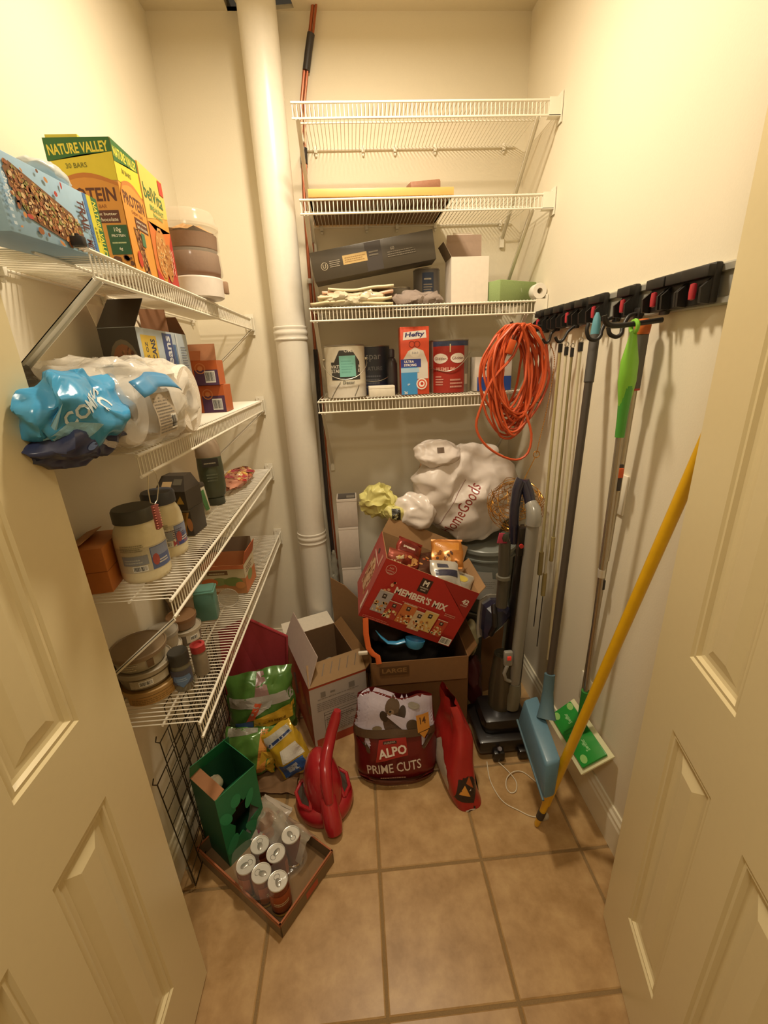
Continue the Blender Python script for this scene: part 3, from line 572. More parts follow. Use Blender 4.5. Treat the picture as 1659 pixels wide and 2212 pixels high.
# ------------------------------------------------------------------ left shelf 3
Z = 1.0465
t = thing('orange_box', 'plain orange cardboard box by the door on the third left shelf', 'box', (-.595, .925, Z), radians(8))
MB().bx((-.04, -.06, 0), (.035, .06, .105)).build('body', mat('c07434', .5, bump=.05), t, bevel=.0015)
flap((-.04, -.06, .105), (-.04, .06, .105), (.035, 0, .012)).build('lid_flap', mat('b07a48', .6), t, smooth=False)
MB().bx((-.0405, -.0605, .05), (.0355, .0605, .0512)).build('seam', mat('8a5026', .6), t, smooth=False)
def mayo(name, label, x, y, r, h, lidc, rz, seed):
    t = thing(name, label, 'jar', (x, y, Z), rz, 'mayonnaise jars on the third left shelf')
    MB().lathe([(.001, 0), (r*.9, 0), (r*.97, .004), (r, .012), (r, h*.52), (r*.985, h*.60), (r*.93, h*.68), (r*.80, h*.76), (r*.74, h*.79), (r*.74, h*.84)], n=44).build('body', mat('e6dab4', .25, coat=.3), t)
    lb = MB(); k = 44; R = r*.80
    vs = []; 
    for z, q in ((h*.80, R), (h*.805, R+.002), (h*.95, R+.002), (h*.98, R-.001)): vs.append((q, z))
    lb.lathe(vs, n=44); lb.build('lid', mat(lidc, .45), t)
    for j in range(0): pass
    a = Art(cyl(r, a0=-pi/2+.55), .012); a.rect(-.07, h*.16, .075, h*.50, 'c9bfa2'); a.rect(.010, h*.17, .065, h*.48, '5d6a94'); a.rect(.012, h*.34, .063, h*.47, '8a93ac'); a.lines(.026, h*.23, .06, h*.30, 2, 'd9d6cc', 6); a.ell(.02, h*.3, .008, .014, 'a8524a')
    a.rect(-.05, h*.27, .004, h*.40, '8f9298'); a.lines(-.045, h*.30, .0, h*.37, 2, 'b9bbb2', 5); a.lines(-.05, h*.46, .0, h*.56, 4, '9c957c', seed); a.barcode(-.03, h*.18, .0, h*.26); a.done(t, 'printed_label')
    return t
mayo('mayonnaise_jar', 'large mayonnaise jar with a dark lid, nearest the door on the third left shelf', -.512, .95, .053, .172, '4a4840', 0, 3)
t = mayo('mayonnaise_jar', 'mayonnaise jar with a dark blue lid, behind the nearer mayonnaise jar', -.510, 1.075, .047, .172, '42454f', .1, 7)
a = Art(cyl(.047, a0=-pi/2+.6), .012); a.rect(-.02, .03, .045, .078, 'd5cebe'); a.rect(.0, .03, .045, .045, 'a8434a'); a.rect(.015, .03, .03, .05, '4a4f8a'); a.lines(-.015, .05, .04, .075, 5, '5a4f6a', 4); a.done(t, 'red_blue_label')
# hook with a red braided tag hanging from the shelf above
t = thing('red_braided_tag', 'red beaded tag hanging by a wire hook from the second left shelf', 'tag', (-.409, .858, 1.307))
MB().tube([(-.004, 0, .006), (.003, .003, .008), (.006, .006, 0), (.002, .012, -.03), (-.004, .008, -.055), (-.008, .0, -.062), (-.010, -.010, -.055), (-.008, -.012, -.03), (-.005, -.004, 0), (-.004, 0, .006)], .0011, 6).build('wire_hook', mat('cfc6b2', .3, .8), t)
b = MB(); b.box((-.008, -.002, -.088), (.008, .017, .052)); o = b.build('tag_body', mat('8f4a40', .6, bump=.5, scale=200), t, bevel=.002)
bb = MB()
for k in range(9):
    for s in (-1, 1): bb.lathe([(.0003, -.002), (.0026, 0), (.0003, .002)], (-.006, -.002+s*.0095, -.066-k*.0055), n=8)
bb.build('bead_edge', mat('b0604a', .4), t, kind='stuff')
MB().tube([(-.008, -.002, -.062), (-.008, -.002, -.068)], .002).build('loop', mat('cfc6b2', .3, .8), t)
t = thing('beverage_carton', 'black folding carton with gold print, lower of two behind the mayonnaise jars', 'carton', (-.522, 1.225, Z), radians(-6), 'black cartons on the third left shelf')
MB().bx((-.045, -.04, 0), (.045, .045, .078)).build('body', mat('3c342a', .45), t, bevel=.002)
a = Art(face((-.045, -.04, 0), (1, 0, 0), (0, 0, 1))); a.poly([(.055, .072), (.06, .072), (.07, .04), (.08, .072), (.086, .072), (.072, .03), (.07, .005), (.066, .005), (.066, .03)], 'b98a45'); a.rect(.04, .012, .055, .026, '9a7040'); a.ell(.047, .019, .004, .004, 'd9c090'); a.rect(.0, .0765, .09, .078, 'b5a78c'); a.ell(.083, .035, .008, .02, 'c98a58'); a.done(t)
t = thing('beverage_carton', 'black carton with a yellow corner, upper of two behind the mayonnaise jars', 'carton', (-.524, 1.228, Z+.0785), radians(-9), 'black cartons on the third left shelf')
MB().add([(-.045, -.04, 0), (.045, -.04, 0), (.045, .045, 0), (-.045, .045, 0), (-.045, -.04, .055), (.045, -.04, .055), (.045, .045, .055), (-.045, .045, .055), (-.036, -.005, .092), (.03, -.005, .092), (.03, .035, .092), (-.036, .035, .092)],
         [(3, 2, 1, 0), (0, 1, 5, 4), (1, 2, 6, 5), (2, 3, 7, 6), (3, 0, 4, 7), (4, 5, 9, 8), (5, 6, 10, 9), (6, 7, 11, 10), (7, 4, 8, 11), (8, 9, 10, 11)]).build('body', mat('433b32', .45), t, smooth=False)
a = Art(face((-.045, -.04, 0), (1, 0, 0), (0, 0, 1))); a.poly([(.058, .018), (.082, .018), (.074, .042)], 'c9a24a'); a.rect(.03, .04, .04, .048, '8d8878'); a.lines(.02, .006, .06, .014, 1, '9a7f50'); a.done(t)
a = Art(face((-.045, -.04, .055), (1, 0, 0), (0, .035, .037))); a.rect(.018, .008, .046, .032, 'c9a878'); a.rect(.05, .02, .075, .04, '6b6352'); a.done(t, 'top_print')
t = thing('snack_tube', 'small white and green canister leaning beside the black cartons', 'canister', (-.524, 1.395, Z), rot=(0, radians(-9), 0))
MB().lathe([(.001, 0.002), (.024, .002), (.025, .006), (.029, .088), (.001, .09)], n=28, sy=.8).build('body', mat('d6cfba', .4), t); a = Art(cyl(.0285, a0=-pi/2+.5), .01); a.base = 0; a.poly([(.006, .01), (.02, .01), (.022, .08), (.004, .075), (.012, .04)], '4f7f4a'); a.lines(-.012, .02, .002, .07, 8, '6f6a58', 3); a.done(t)
MB().lathe([(.030, .088), (.031, .09), (.030, .1), (.001, .101)], sy=.8).build('lid', mat('4a4238', .5), t)
t = thing('squeeze_bottle', 'dark green squeeze bottle standing on its cap with a pale top', 'bottle', (-.508, 1.485, Z), radians(20))
MB().lathe([(.001, 0), (.028, 0), (.031, .004), (.030, .026)], n=28, sy=.75).build('cap', mat('4a4f42', .4), t)
MB().lathe([(.028, .026), (.036, .035), (.041, .06), (.042, .13), (.040, .17)], n=32, sy=.65, cap=False).build('body', mat('515844', .3, coat=.3), t)
MB().lathe([(.040, .17), (.041, .174), (.039, .21), (.030, .232), (.015, .24), (.001, .241)], n=32, sy=.65).build('base_end', mat('a8937c', .35), t)
a = Art(face((-.025, -.0285, .14), (1, 0, 0), (0, 0, 1))); a.rect(0, .0, .052, .028, '35302a'); a.lines(.006, .010, .046, .018, 1, 'a89f88', 3); a.lines(.008, -.05, .045, -.02, 3, '6f7560', 4); a.done(t)
o = blob('candy_bag', mat('c98a70', .25, bump=.3), None, (-.500, 1.740, Z+.026), (.060, .165, .024), .010, 22, 13, 50, 28, floor=Z+.001, ridge=.3)
o2 = o; tag(o, 'red, yellow and pink candy bag lying flat far back on the third left shelf', 'candy bag')
a = Art(draped(o, (-.55, 1.66, Z+.1), (1, 0, 0), (0, 1, 0), (.2, -.35, 1)), .012, .3); a.bits(.02, -.03, .13, .25, 110, ['b8403c', 'd9b45a', 'cf7a48', 'e0c88a', 'a83a4a'], .017, 5); a.poly([(.03, .20), (.12, .19), (.12, .25), (.04, .25)], 'c24a5a'); a.done(o)

# ------------------------------------------------------------------ left shelf 4
Z = .7115
def tub(label, x, y, z, r, h, body, lidc, art=None, clear=None, cat='tub', group='plastic tubs on the lowest left shelf'):
    t = thing('plastic_tub', label, cat, (x, y, z), 0, group)
    MB().lathe([(.001, 0), (r*.84, 0), (r*.87, .003), (r*.97, h-.012)], n=40).build('body', mat(body, .35, clear=clear), t)
    MB().lathe([(r*.97, h-.013), (r*1.02, h-.012), (r*1.03, h-.002), (r*.99, h), (r*.95, h-.003), (.001, h-.003)], n=40).build('lid', mat(lidc, .35), t)
    if art: a = Art(cyl(r*.93, a0=-pi/2+.35), .012, base=.003); art(a); a.done(t, 'printed_label')
    return t
tub('low beige tub at the bottom of the stack nearest the door, lowest left shelf', -.575, .952, Z, .068, .045, 'b5a084', 'b08a50', lambda a: (a.rect(-.05, .006, .07, .030, 'b58a4a'), a.lines(-.04, .01, .06, .026, 3, '8a6a3a')))
tub('wide tub with a dark band, middle of the stack nearest the door', -.577, .950, Z+.0455, .066, .052, '8a7d68', 'a89b84', lambda a: (a.rect(-.03, .012, .06, .034, 'b9ad96'), a.barcode(-.01, .016, .02, .03)))
tub('clear tub with a brown lid, topmost of the stack nearest the door', -.580, .948, Z+.098, .064, .045, 'b3a890', '8a7458', lambda a: (a.rect(.02, .01, .035, .03, '6b5238'), a.lines(-.05, .012, .0, .03, 3, 'c9bda4')))
tub('small clear tub beside the door end stack, lower one', -.588, 1.085, Z, .044, .042, 'b9ad98', 'c2b6a0')
tub('small clear tub with a grey lid, upper one of the pair behind the tall stack', -.590, 1.083, Z+.0425, .045, .050, 'beb39e', 'a39a8a')
tub('round container with a barcode label and clear lid, before the teal box', -.560, 1.168, Z, .045, .050, '7d7264', 'b5a993', lambda a: (a.rect(.0, .012, .04, .038, 'd0c6b4'), a.barcode(.01, .017, .032, .032)))
tub('brown lidded food container standing on the round labelled container', -.566, 1.170, Z+.0505, .042, .038, '9a7a5e', '8f6b4a')
t = thing('dome_lid', 'round brown topped container, highest before the teal box by the wall', 'container', (-.598, 1.262, Z))
MB().lathe([(.001, 0), (.036, 0), (.042, .10), (.043, .11), (.036, .125), (.001, .13)], n=32).build('body', mat('a08a70', .3), t); MB().lathe([(.0435, .098), (.045, .1), (.0445, .108), (.0435, .11)], cap=False).build('rim', mat('b5a58c', .3), t)
t = thing('teal_container', 'teal plastic box with rounded corners on the lowest left shelf', 'container', (-.532, 1.285, Z), radians(8))
MB().bx((-.034, -.028, 0), (.034, .028, .115)).build('body', mat('5f9184', .3, coat=.2), t, bevel=.008); MB().bx((-.036, -.030, .100), (.036, .030, .108)).build('lid_rim', mat('6ba294', .3), t, bevel=.002)
t = thing('plastic_disc', 'round clear plastic lid standing upright behind the teal box', 'lid', (-.478, 1.345, Z), rot=(0, 0, radians(10)))
M = Matrix.Translation((0, 0, .036)) @ Matrix.Rotation(pi/2, 4, 'X'); MB().lathe([(.001, 0), (.032, 0), (.035, .002), (.036, .007), (.034, .007), (.032, .003), (.001, .003)], M=M, n=32).build('disc', mat('cfc4b0', .15, clear=.45), t)
t = thing('produce_box', 'open orange and green cardboard produce box at the far end of the lowest left shelf', 'box', (-.512, 1.50, Z), radians(-2))
carton(MB(), .155, .13, .115).build('body', mat('c98a58', .6), t, smooth=False)
flap((-.0775, .065, .115), (.0775, .065, .115), (0, .012, .055)).build('back_flap', mat('6f5a44', .8), t, smooth=False)
flap((.0775, -.065, .115), (.0775, .065, .115), (.012, 0, .05)).build('side_flap', mat('c96a3a', .6), t, smooth=False)
flap((-.0775, -.065, .115), (-.0775, .065, .115), (.0, 0, .06)).build('side_flap', mat('6f5a44', .8), t, smooth=False)
a = Art(face((-.0775, -.065, 0), (1, 0, 0), (0, 0, 1))); a.rect(0, 0, .155, .115, 'b9804e'); a.rect(0, .062, .155, .105, 'cdbf9a'); a.rect(.02, .078, .095, .095, '7a5a3c'); a.lines(.028, .082, .088, .091, 1, 'cdbf9a', 4); a.ell(.06, .052, .03, .016, '8a9458'); a.ell(.11, .05, .035, .018, '7a8a4c'); a.ell(.025, .05, .03, .016, 'cf7438'); a.ell(.135, .035, .018, .014, 'c98a50'); a.lines(.012, .012, .10, .027, 1, 'e0cba6', 7, .9); a.rect(.0, .10, .155, .115, 'c9744a'); a.done(t)
a = Art(face((.0775, -.065, 0), (0, 1, 0), (0, 0, 1))); a.rect(.0, .06, .13, .115, 'd3c6a4'); a.rect(0, 0, .13, .06, 'c8743a'); a.lines(.02, .075, .11, .1, 3, '7a5a3c', 5); a.ell(.06, .05, .03, .02, '8a9458'); a.done(t, 'side_print')
t = thing('sauce_bottle', 'dark bottle with a black cap standing before the tub stack on the lowest left shelf', 'bottle', (-.492, .955, Z), radians(0))
MB().lathe([(.001, 0), (.023, 0), (.025, .004), (.026, .05), (.024, .07), (.020, .078)], n=28).build('body', mat('6a6450', .25, coat=.3), t); MB().lathe([(.021, .077), (.025, .078), (.025, .108), (.023, .111), (.001, .111)], n=28).build('cap', mat('3d3a33', .5), t)
a = Art(cyl(.0258, a0=-pi/2+.3), .008, base=.0012); a.rect(-.03, .022, .03, .066, '4a4852'); a.poly([(-.018, .05), (.02, .05), (.024, .036), (.0, .016), (-.022, .036)], '5d7698'); a.lines(-.012, .035, .014, .046, 2, '93a6bd'); a.done(t, 'printed_label')
t = thing('spice_bottle', 'small clear bottle with a red cap right beside the dark bottle', 'bottle', (-.462, 1.005, Z))
MB().lathe([(.001, 0), (.018, 0), (.020, .004), (.020, .062), (.014, .072)], n=24).build('body', mat('8f8068', .2, clear=.2), t); MB().lathe([(.016, .071), (.019, .072), (.019, .092), (.012, .094), (.010, .088), (.001, .088)], n=24).build('cap', mat('b03a38', .35), t)

# ------------------------------------------------------------------ pipe, refrigerant lines
PVC = mat('e6dfd0', .3, var=.02)
t = thing('drain_pipe', 'thick white plastic pipe rising through the ceiling before the back wall', 'pipe', (-.245, 1.955, 0))
for z0, z1 in ((0, .70), (.70, 1.60), (1.60, 2.95)): MB().tube([(0, 0, z0), (0, 0, z1)], .0655, 40).build('pipe_length', PVC, t)
for z in (.685, 1.595):
    MB().lathe([(.066, 0), (.069, .002), (.070, .006), (.068, .010), (.068, .020), (.0705, .024), (.0705, .034), (.068, .038), (.068, .044), (.070, .048), (.069, .053), (.066, .055)], (0, 0, z), n=44, cap=False).build('coupling', PVC, t)
COP = mat('a65a36', .35, .35, var=.1); TAPE = mat('332d2b', .5)
t = thing('refrigerant_lines', 'reddish brown copper tubes bound with black tape running down beside the pipe', 'tubing', (0, 0, 0))
L1 = [(-.055, 2.025, 2.70), (-.075, 2.03, 2.62), (-.105, 2.035, 2.52), (-.125, 2.038, 2.43), (-.137, 2.04, 2.3), (-.148, 2.04, 2.1), (-.152, 2.04, 1.9), (-.156, 2.04, 1.6), (-.160, 2.04, 1.2), (-.155, 2.04, .8), (-.15, 2.04, .15)]
MB().tube(L1, .0066, 8).build('copper_tube', COP, t)
MB().tube([(p[0]+.012, p[1]-.004, p[2]) for p in L1[:6]]+[(-.128, 2.035, 1.95), (-.138, 2.035, 1.8), (-.142, 2.036, 1.5), (-.146, 2.036, 1.1), (-.14, 2.036, .7), (-.138, 2.036, .15)], .0045, 8).build('copper_tube', COP, t)
MB().tube([(-.155, 2.022, 1.56), (-.16, 2.022, 1.2), (-.162, 2.022, .85), (-.155, 2.022, .5), (-.15, 2.022, .2)], .009, 8).build('black_sleeve', TAPE, t)
MB().tube([(-.071, 2.026, 2.615), (-.086, 2.030, 2.565), (-.099, 2.033, 2.515)], .0135, 10).build('tape_wrap', TAPE, t)
MB().tube([(-.132, 2.037, 2.285), (-.135, 2.037, 2.235)], .0135, 10).build('tape_wrap', TAPE, t)
MB().lathe([(.009, 0), (.011, .003), (.011, .014), (.008, .018)], (-.155, 2.036, 1.82)).build('pipe_clip', PVC, t)
MB().lathe([(.005, 0), (.008, .003), (.008, .018), (.004, .024)], (-.135, 2.03, 2.30)).build('pipe_clip', PVC, t)
o = blob('plastic_sleeve', mat('c9c4b2', .12, bump=.4, clear=.5), None, (-.150, 1.985, .50), (.018, .016, .12), .007, 40, 5); tag(o, 'narrow crumpled clear plastic sleeve stuck between the pipe and the back wall', 'plastic')

# ------------------------------------------------------------------ stacked white boxes, buckets, plastic bags at the back
WBX = mat('cfc3b6', .6, bump=.06)
zz = 0
for i, (h, dx, lb) in enumerate(((.17, .003, 'bottom white box of the narrow stack beside the pipe'), (.22, -.002, 'second white box from the bottom of the narrow stack'), (.19, .002, 'middle white box of the narrow stack beside the pipe'),
                                 (.205, -.001, 'second white box from the top of the narrow stack'), (.135, .0, 'topmost white box of the narrow stack, with a dark open top'))):
    t = thing('white_stacked_box', lb, 'box', (-.062+dx, 1.90, zz), radians(-2+i*.6), 'narrow stack of white boxes by the pipe')
    MB().bx((-.046, -.05, 0), (.046, .05, h-.001)).build('body', WBX, t, bevel=.0015)
    MB().bx((-.0465, -.0505, h-.012), (.0465, .0505, h-.0105)).build('lid_seam', mat('a99c8d', .7), t, smooth=False)
    if i == 4:
        MB().bx((-.040, -.042, h-.001), (.040, .042, h+.0005)).build('dark_opening', mat('57504a', .7), t, smooth=False); MB().bx((.0, -.038, h+.0005), (.036, -.01, h+.006)).build('contents', mat('8b847a', .6), t, bevel=.001)
    zz += h
GRY = mat('7d8078', .35, bump=.05); GRL = mat('8f928a', .3)
def bucket(label, x, y, z, h=.30, mats=(GRY, GRL)):
    t = thing('bucket', label, 'bucket', (x, y, z), 0, 'stacked grey buckets')
    MB().lathe([(.001, 0), (.118, 0), (.122, .004), (.134, h-.06), (.139, h-.058), (.139, h-.05), (.134, h-.048), (.135, h-.03), (.140, h-.028), (.140, h-.020), (.136, h-.018)], n=48).build('body', mats[0], t)
    MB().lathe([(.136, h-.022), (.143, h-.02), (.144, h-.004), (.139, h), (.134, h-.004), (.001, h-.004)], n=48).build('lid', mats[1], t)
    return t
bucket('lower grey plastic bucket, mostly hidden behind the iron', .592, 1.885, 0, .325)
t = bucket('upper grey plastic bucket with lid under the large white store bag', .592, 1.87, .326, .34)
a = Art(cyl(.134, a0=-pi/2-.35), .02, .5, base=.002); a.poly([(-.06, .09), (.05, .085), (.09, .10), (.095, .19), (.045, .20), (.04, .235), (-.055, .235)], 'a8a49a'); a.lines(-.04, .15, .06, .19, 4, '8f8c84'); a.poly([(.0, .10), (.03, .11), (.045, .125), (.02, .12)], 'ddd8cc'); a.done(t, 'torn_label')
MB().tube([(-.14, -.01, .29)]+[(.147*cos(pi+pi*k/16), -.01-.10*sin(pi*k/16), .29-.02*sin(pi*k/16)) for k in range(17)], .002, 6).build('bail_handle', mat('9a988f', .3, .8), t)
BAGW = mat('e6dad0', .28, bump=.5, scale=22, var=.03)
t = thing('store_bag', 'large white plastic store bag with red lettering on top of the grey bucket', 'bag', (0, 0, 0))
def hshape(p): return Vector((p.x+(.16*max(0, p.z)*-1), p.y, p.z*(1-.18*max(0, -p.x))))
hb = blob('bag_body', BAGW, t, (.485, 1.865, .925), (.250, .135, .225), .045, 6, 3, 110, 70, floor=.668, shape=hshape, ridge=.13)
blob('bag_corner', BAGW, t, (.350, 1.80, 1.115), (.105, .05, .060), .022, 10, 17, 60, 34, ridge=.2)
blob('bag_end', BAGW, t, (.245, 1.78, .865), (.090, .065, .080), .020, 12, 23, 64, 36, ridge=.2)
def ab(u, v, off): return None
a = Art(draped(hb, (.372, 1.6, .785), (.50, 0, .87), (-.87, 0, .50), (0, -1, 0.05)), .012, .35)
a.text('HomeGoods', .115, -.012, .050, '96382f', w=.26, bold=.0); a.tris([(-.03, .035), (.24, .035), (.24, .037), (-.03, .037)], [(0, 1, 2, 3)], '8a5048'); a.done(t, 'printed_name')
a = Art(draped(t.children[1], (.25, 1.6, 1.08), (1, 0, 0), (0, 0, 1), (0, -1, .1)), .012, .35); a.rect(.085, .062, .115, .085, '6b5848'); a.done(t, 'dark_patch')
o = blob('brown_paper_bundle', mat('9a7450', .7, bump=.4), None, (.322, 1.875, 1.00), (.05, .045, .09), .02, 20, 9); tag(o, 'crumpled brown paper showing left of the white store bag', 'paper')
t = thing('yellow_bag', 'crumpled yellow plastic bag with black lettering left of the white store bag', 'bag', (0, 0, 0))
yb = blob('bag_body', mat('e0d888', .4, bump=.4, scale=30), t, (.082, 1.83, .905), (.080, .05, .078), .022, 18, 31, 80, 48, ridge=.3)
blob('bag_neck', mat('e0d888', .4, bump=.4, scale=30), t, (.150, 1.765, .868), (.045, .035, .038), .014, 24, 35)
a = Art(draped(t.children[1], (.11, 1.65, .82), (1, 0, 0), (0, 0, 1), (0, -1, .1)), .01, .3); a.rect(.022, .0, .06, .10, '3a362c'); a.text('LLAR', .038, .042, .016, 'd8cf9a', w=.055, a=pi/2*.85, bold=.03); a.done(t, 'printed_band')

# ------------------------------------------------------------------ LARGE moving box with the tilted snack box
KR = mat('7c5630', .8, bump=.15, scale=50); KRD = mat('7a5730', .85)
t = thing('moving_box', 'open brown cardboard moving box stamped LARGE behind the dog food bag', 'box', (.200, 1.625, 0))
carton(MB(), .40, .40, .355, t=.004).build('body', KR, t, smooth=False)
flap((-.2, -.2, .355), (.2, -.2, .355), (0, -.012, -.10), .003).build('front_flap', KR, t, smooth=False)
flap((.2, -.2, .355), (.2, .2, .355), (.035, 0, .045), .003).build('side_flap', KR, t, smooth=False)
flap((-.2, -.2, .355), (-.2, .2, .355), (-.006, 0, .07), .003).build('side_flap', KR, t, smooth=False)
a = Art(face((-.2, -.2165, .24), (1, 0, 0), (0, .12, 1))); a.rect(.035, .062, .155, .098, '5d4024'); a.text('LARGE', .095, .080, .020, '8f6a40', w=.10, bold=.03); a.done(t, 'stamp')
o = blob('dark_clothing', mat('1d1716', .85, bump=.4), None, (.185, 1.64, .275), (.160, .150, .095), .03, 10, 4, 44, 26); tag(o, 'dark clothing bundled inside the moving box', 'clothing')
o = blob('dark_clothing', mat('2a1a16', .85, bump=.4), None, (.095, 1.66, .385), (.105, .13, .085), .03, 11, 14, 44, 26); tag(o, 'dark bundle heaped under the red snack box', 'clothing')
t = thing('blue_scoop', 'bright blue plastic scoop lying under the lower edge of the red snack box', 'scoop', (.145, 1.452, .405), rot=(radians(-12), radians(14), 0)); t.scale = (1.25, 1.25, 1.25)
BLU = mat('3f8fc0', .3, coat=.3)
MB().lathe([(.001, 0), (.022, .001), (.030, .010), (.033, .030), (.031, .030), (.028, .012), (.020, .004), (.001, .003)], (.028, 0, 0), n=28, sy=.8).build('bowl', BLU, t)
MB().tube([(-.005, 0, .02), (-.03, 0, .008), (-.06, .0, .006), (-.085, .0, .022), (-.105, .0, .04)], [.014, .013, .011, .008, .003], 10, flat=.45).build('handle', BLU, t)
t = thing('orange_strap', 'orange strap with a white end hanging over the left rim of the moving box', 'strap', (0, 0, 0))
pts = [(-.008, 1.44, .56), (-.010, 1.425, .50), (-.004, 1.415, .44), (.012, 1.408, .415), (.030, 1.402, .405), (.034, 1.396, .375)]
MB().tube(pts, .011, 10, flat=.18).build('webbing', mat('d4632a', .6, bump=.3, scale=300), t)
MB().bx((-.045, 1.40, .418), (-.008, 1.412, .432)).build('tag', mat('dcd3c2', .5), t, bevel=.003)

RED = 'a92a24'
t = thing('snack_mix_box', 'red variety snack box tilted to the right on the moving box', 'box', (-.034, 1.452, .567), rot=(0, radians(26.7), 0))
carton(MB(), .40, .27, .266, (.20, .135, 0), t=.003).build('body', mat('a98258', .8), t, smooth=False)
MB().bx((0, -.001, 0), (.40, 0, .266)).bx((-.001, 0, 0), (0, .27, .266)).build('printed_skin', mat(RED, .4), t, smooth=False)
flap((0, .27, .266), (.40, .27, .266), (0, .02, .075), .003).build('back_flap', mat('a98258', .8), t, smooth=False)
flap((.399, 0, .266), (.399, .27, .266), (.012, 0, .035), .003).build('side_flap', mat('a98258', .8), t, smooth=False)
a = Art(face((0, -.001, 0), (1, 0, 0), (0, 0, 1)))
a.rect(0, 0, .40, .266, 'b02a24'); a.rect(0, .0, .40, .05, 'a3251f'); a.poly([(.24, .266), (.40, .266), (.40, .14), (.34, .19)], '9c2620')
a.text("MEMBER'S MIX", .198, .158, .031, 'e9ddcf', w=.225, bold=.035); a.rect(.163, .185, .208, .245, '38231e'); a.text('M', .186, .226, .024, 'e6dccd', bold=.05); a.text("MEMBER'S", .186, .206, .006, 'd9cdbd'); a.text('MARK', .186, .196, .006, 'd9cdbd')
a.text('42', .366, .212, .022, 'e9ddcf', bold=.04); a.text('COUNT', .366, .194, .006, 'e0c8b8'); a.ring(.035, .23, .021, .002, 'd9a898'); a.text('NO', .035, .236, .008, 'd9a898'); a.text('artificial', .035, .225, .006, 'd9a898', w=.028); a.lines(.022, .213, .048, .22, 1, 'd9a898')
for i, (x, y, w, h, c) in enumerate(((.058, .092, .062, .10, 'a8a0a0'), (.11, .072, .058, .082, 'a8372c'), (.168, .078, .064, .092, 'c4703a'), (.222, .066, .055, .088, 'cdb08a'), (.262, .080, .062, .094, 'd3b06a'), (.318, .070, .05, .078, 'b5462e'))):
    a.poly([(x-w/2, y-h/2), (x+w/2-.004, y-h/2), (x+w/2, y+h/2), (x-w/2+.005, y+h/2)], c); a.rect(x-w*.42, y+h/2-.005, x+w*.45, y+h/2-.002, 'd9cbb9'); a.rect(x-.008, y+h*.16, x+.008, y+h*.36, '3a2a24'); a.text('M', x, y+h*.27, .007, 'e0d4c4', bold=.04)
    a.bits(x-w*.4, y-h*.42, x+w*.38, y+h*.0, 22, [('d9c49a', 'c98a4a', 'e0cf9c', 'b5623a')[(i+k) % 4] for k in range(2)], .0065, i+3); a.ell(x-.005, y-h*.42, .004, .004, 'ddd0c0')
a.lines(.13, .125, .27, .132, 1, 'c98a78', 9); a.bits(.045, .145, .07, .19, 5, ['d9a07c'], .009, 2); a.barcode(.345, .008, .392, .04); a.lines(.01, .008, .15, .022, 2, 'c4665a', 5); a.lines(.31, .13, .37, .145, 2, 'c98a78', 6); a.done(t)
a = Art(face((-.001, .27, 0), (0, -1, 0), (0, 0, 1))); a.rect(0, 0, .27, .266, 'a94540'); a.ell(.13, .12, .07, .07, 'c49a78'); a.bits(.07, .05, .19, .18, 60, ['d9b48a', 'b5764a', '8a4a30'], .012, 4); a.ell(.12, .225, .018, .011, '4a1f1a'); a.rect(.05, .195, .19, .203, 'd9b8a8'); a.rect(.23, .02, .255, .10, 'd9b8a8'); a.rect(.20, .2, .225, .25, 'c98a7a'); a.done(t, 'side_print')
def pouch(name, label, loc, rot, w, h, th, base, cat, group=None, cols=(), txt=None, seed=1, amp=.008, metal=.35, rough=.28, crimp=True, part=None):
    t = thing(name, label, cat, loc, rot=rot, group=group); N = 22; Mv = 16
    def fn(u, v):
        s = 1 if u < .5 else -1; uu = (u*4-1) if u < .5 else (3-u*4)      # front then back
        x = uu*w/2; zz = (v-.5)*h; k = (max(0, 1-uu*uu))**.5*(sin(pi*min(1, max(0, v)))**.55); y = -s*th/2*k
        q = N3((x, y*2, zz), 22, seed)*amp*(1.2-.2*k)
        return Vector((x, y, zz))+q
    o = MB().grid(fn, N*2, Mv, wrap=True).build(part or 'foil_bag', mat(base, rough, metal, bump=.25, scale=50), t)
    if crimp:
        for z in (-h/2, h/2): MB().bx((-w/2, -.0012, z-.004), (w/2, .0012, z+.004)).build('crimped_seal', mat(base, rough, metal), t, smooth=False)
    a = Art(draped(o, (-w/2, -.2, -h/2), (1, 0, 0), (0, 0, 1), (0, -1, 0)), .014, .3, step=.0002)
    for c in cols: 
        if c[0] == 'r': a.rect(c[1]*w, c[2]*h, c[3]*w, c[4]*h, c[5])
        elif c[0] == 'p': a.poly([(x*w, y*h) for x, y in c[1]], c[2])
        elif c[0] == 'e': a.ell(c[1]*w, c[2]*h, c[3]*w, c[4]*h, c[5])
        elif c[0] == 't': a.text(c[1], c[2]*w, c[3]*h, c[4]*h, c[5], w=c[6]*w if len(c) > 6 else None, bold=.02)
        elif c[0] == 'b': a.bits(c[1]*w, c[2]*h, c[3]*w, c[4]*h, c[5], c[6], c[7]*w, seed)
        elif c[0] == 'l': a.lines(c[1]*w, c[2]*h, c[3]*w, c[4]*h, c[5], c[6], seed)
        elif c[0] == 'bc': a.barcode(c[1]*w, c[2]*h, c[3]*w, c[4]*h)
    if cols: a.done(t)
    return t
MB0 = Matrix.Translation((-.034, 1.452, .567)) @ Matrix.Rotation(radians(26.7), 4, 'Y')
def inbox(x, y, z): return tuple(MB0 @ Vector((x, y, z)))
GS = 'small foil snack bags in the red box'; R_ = radians
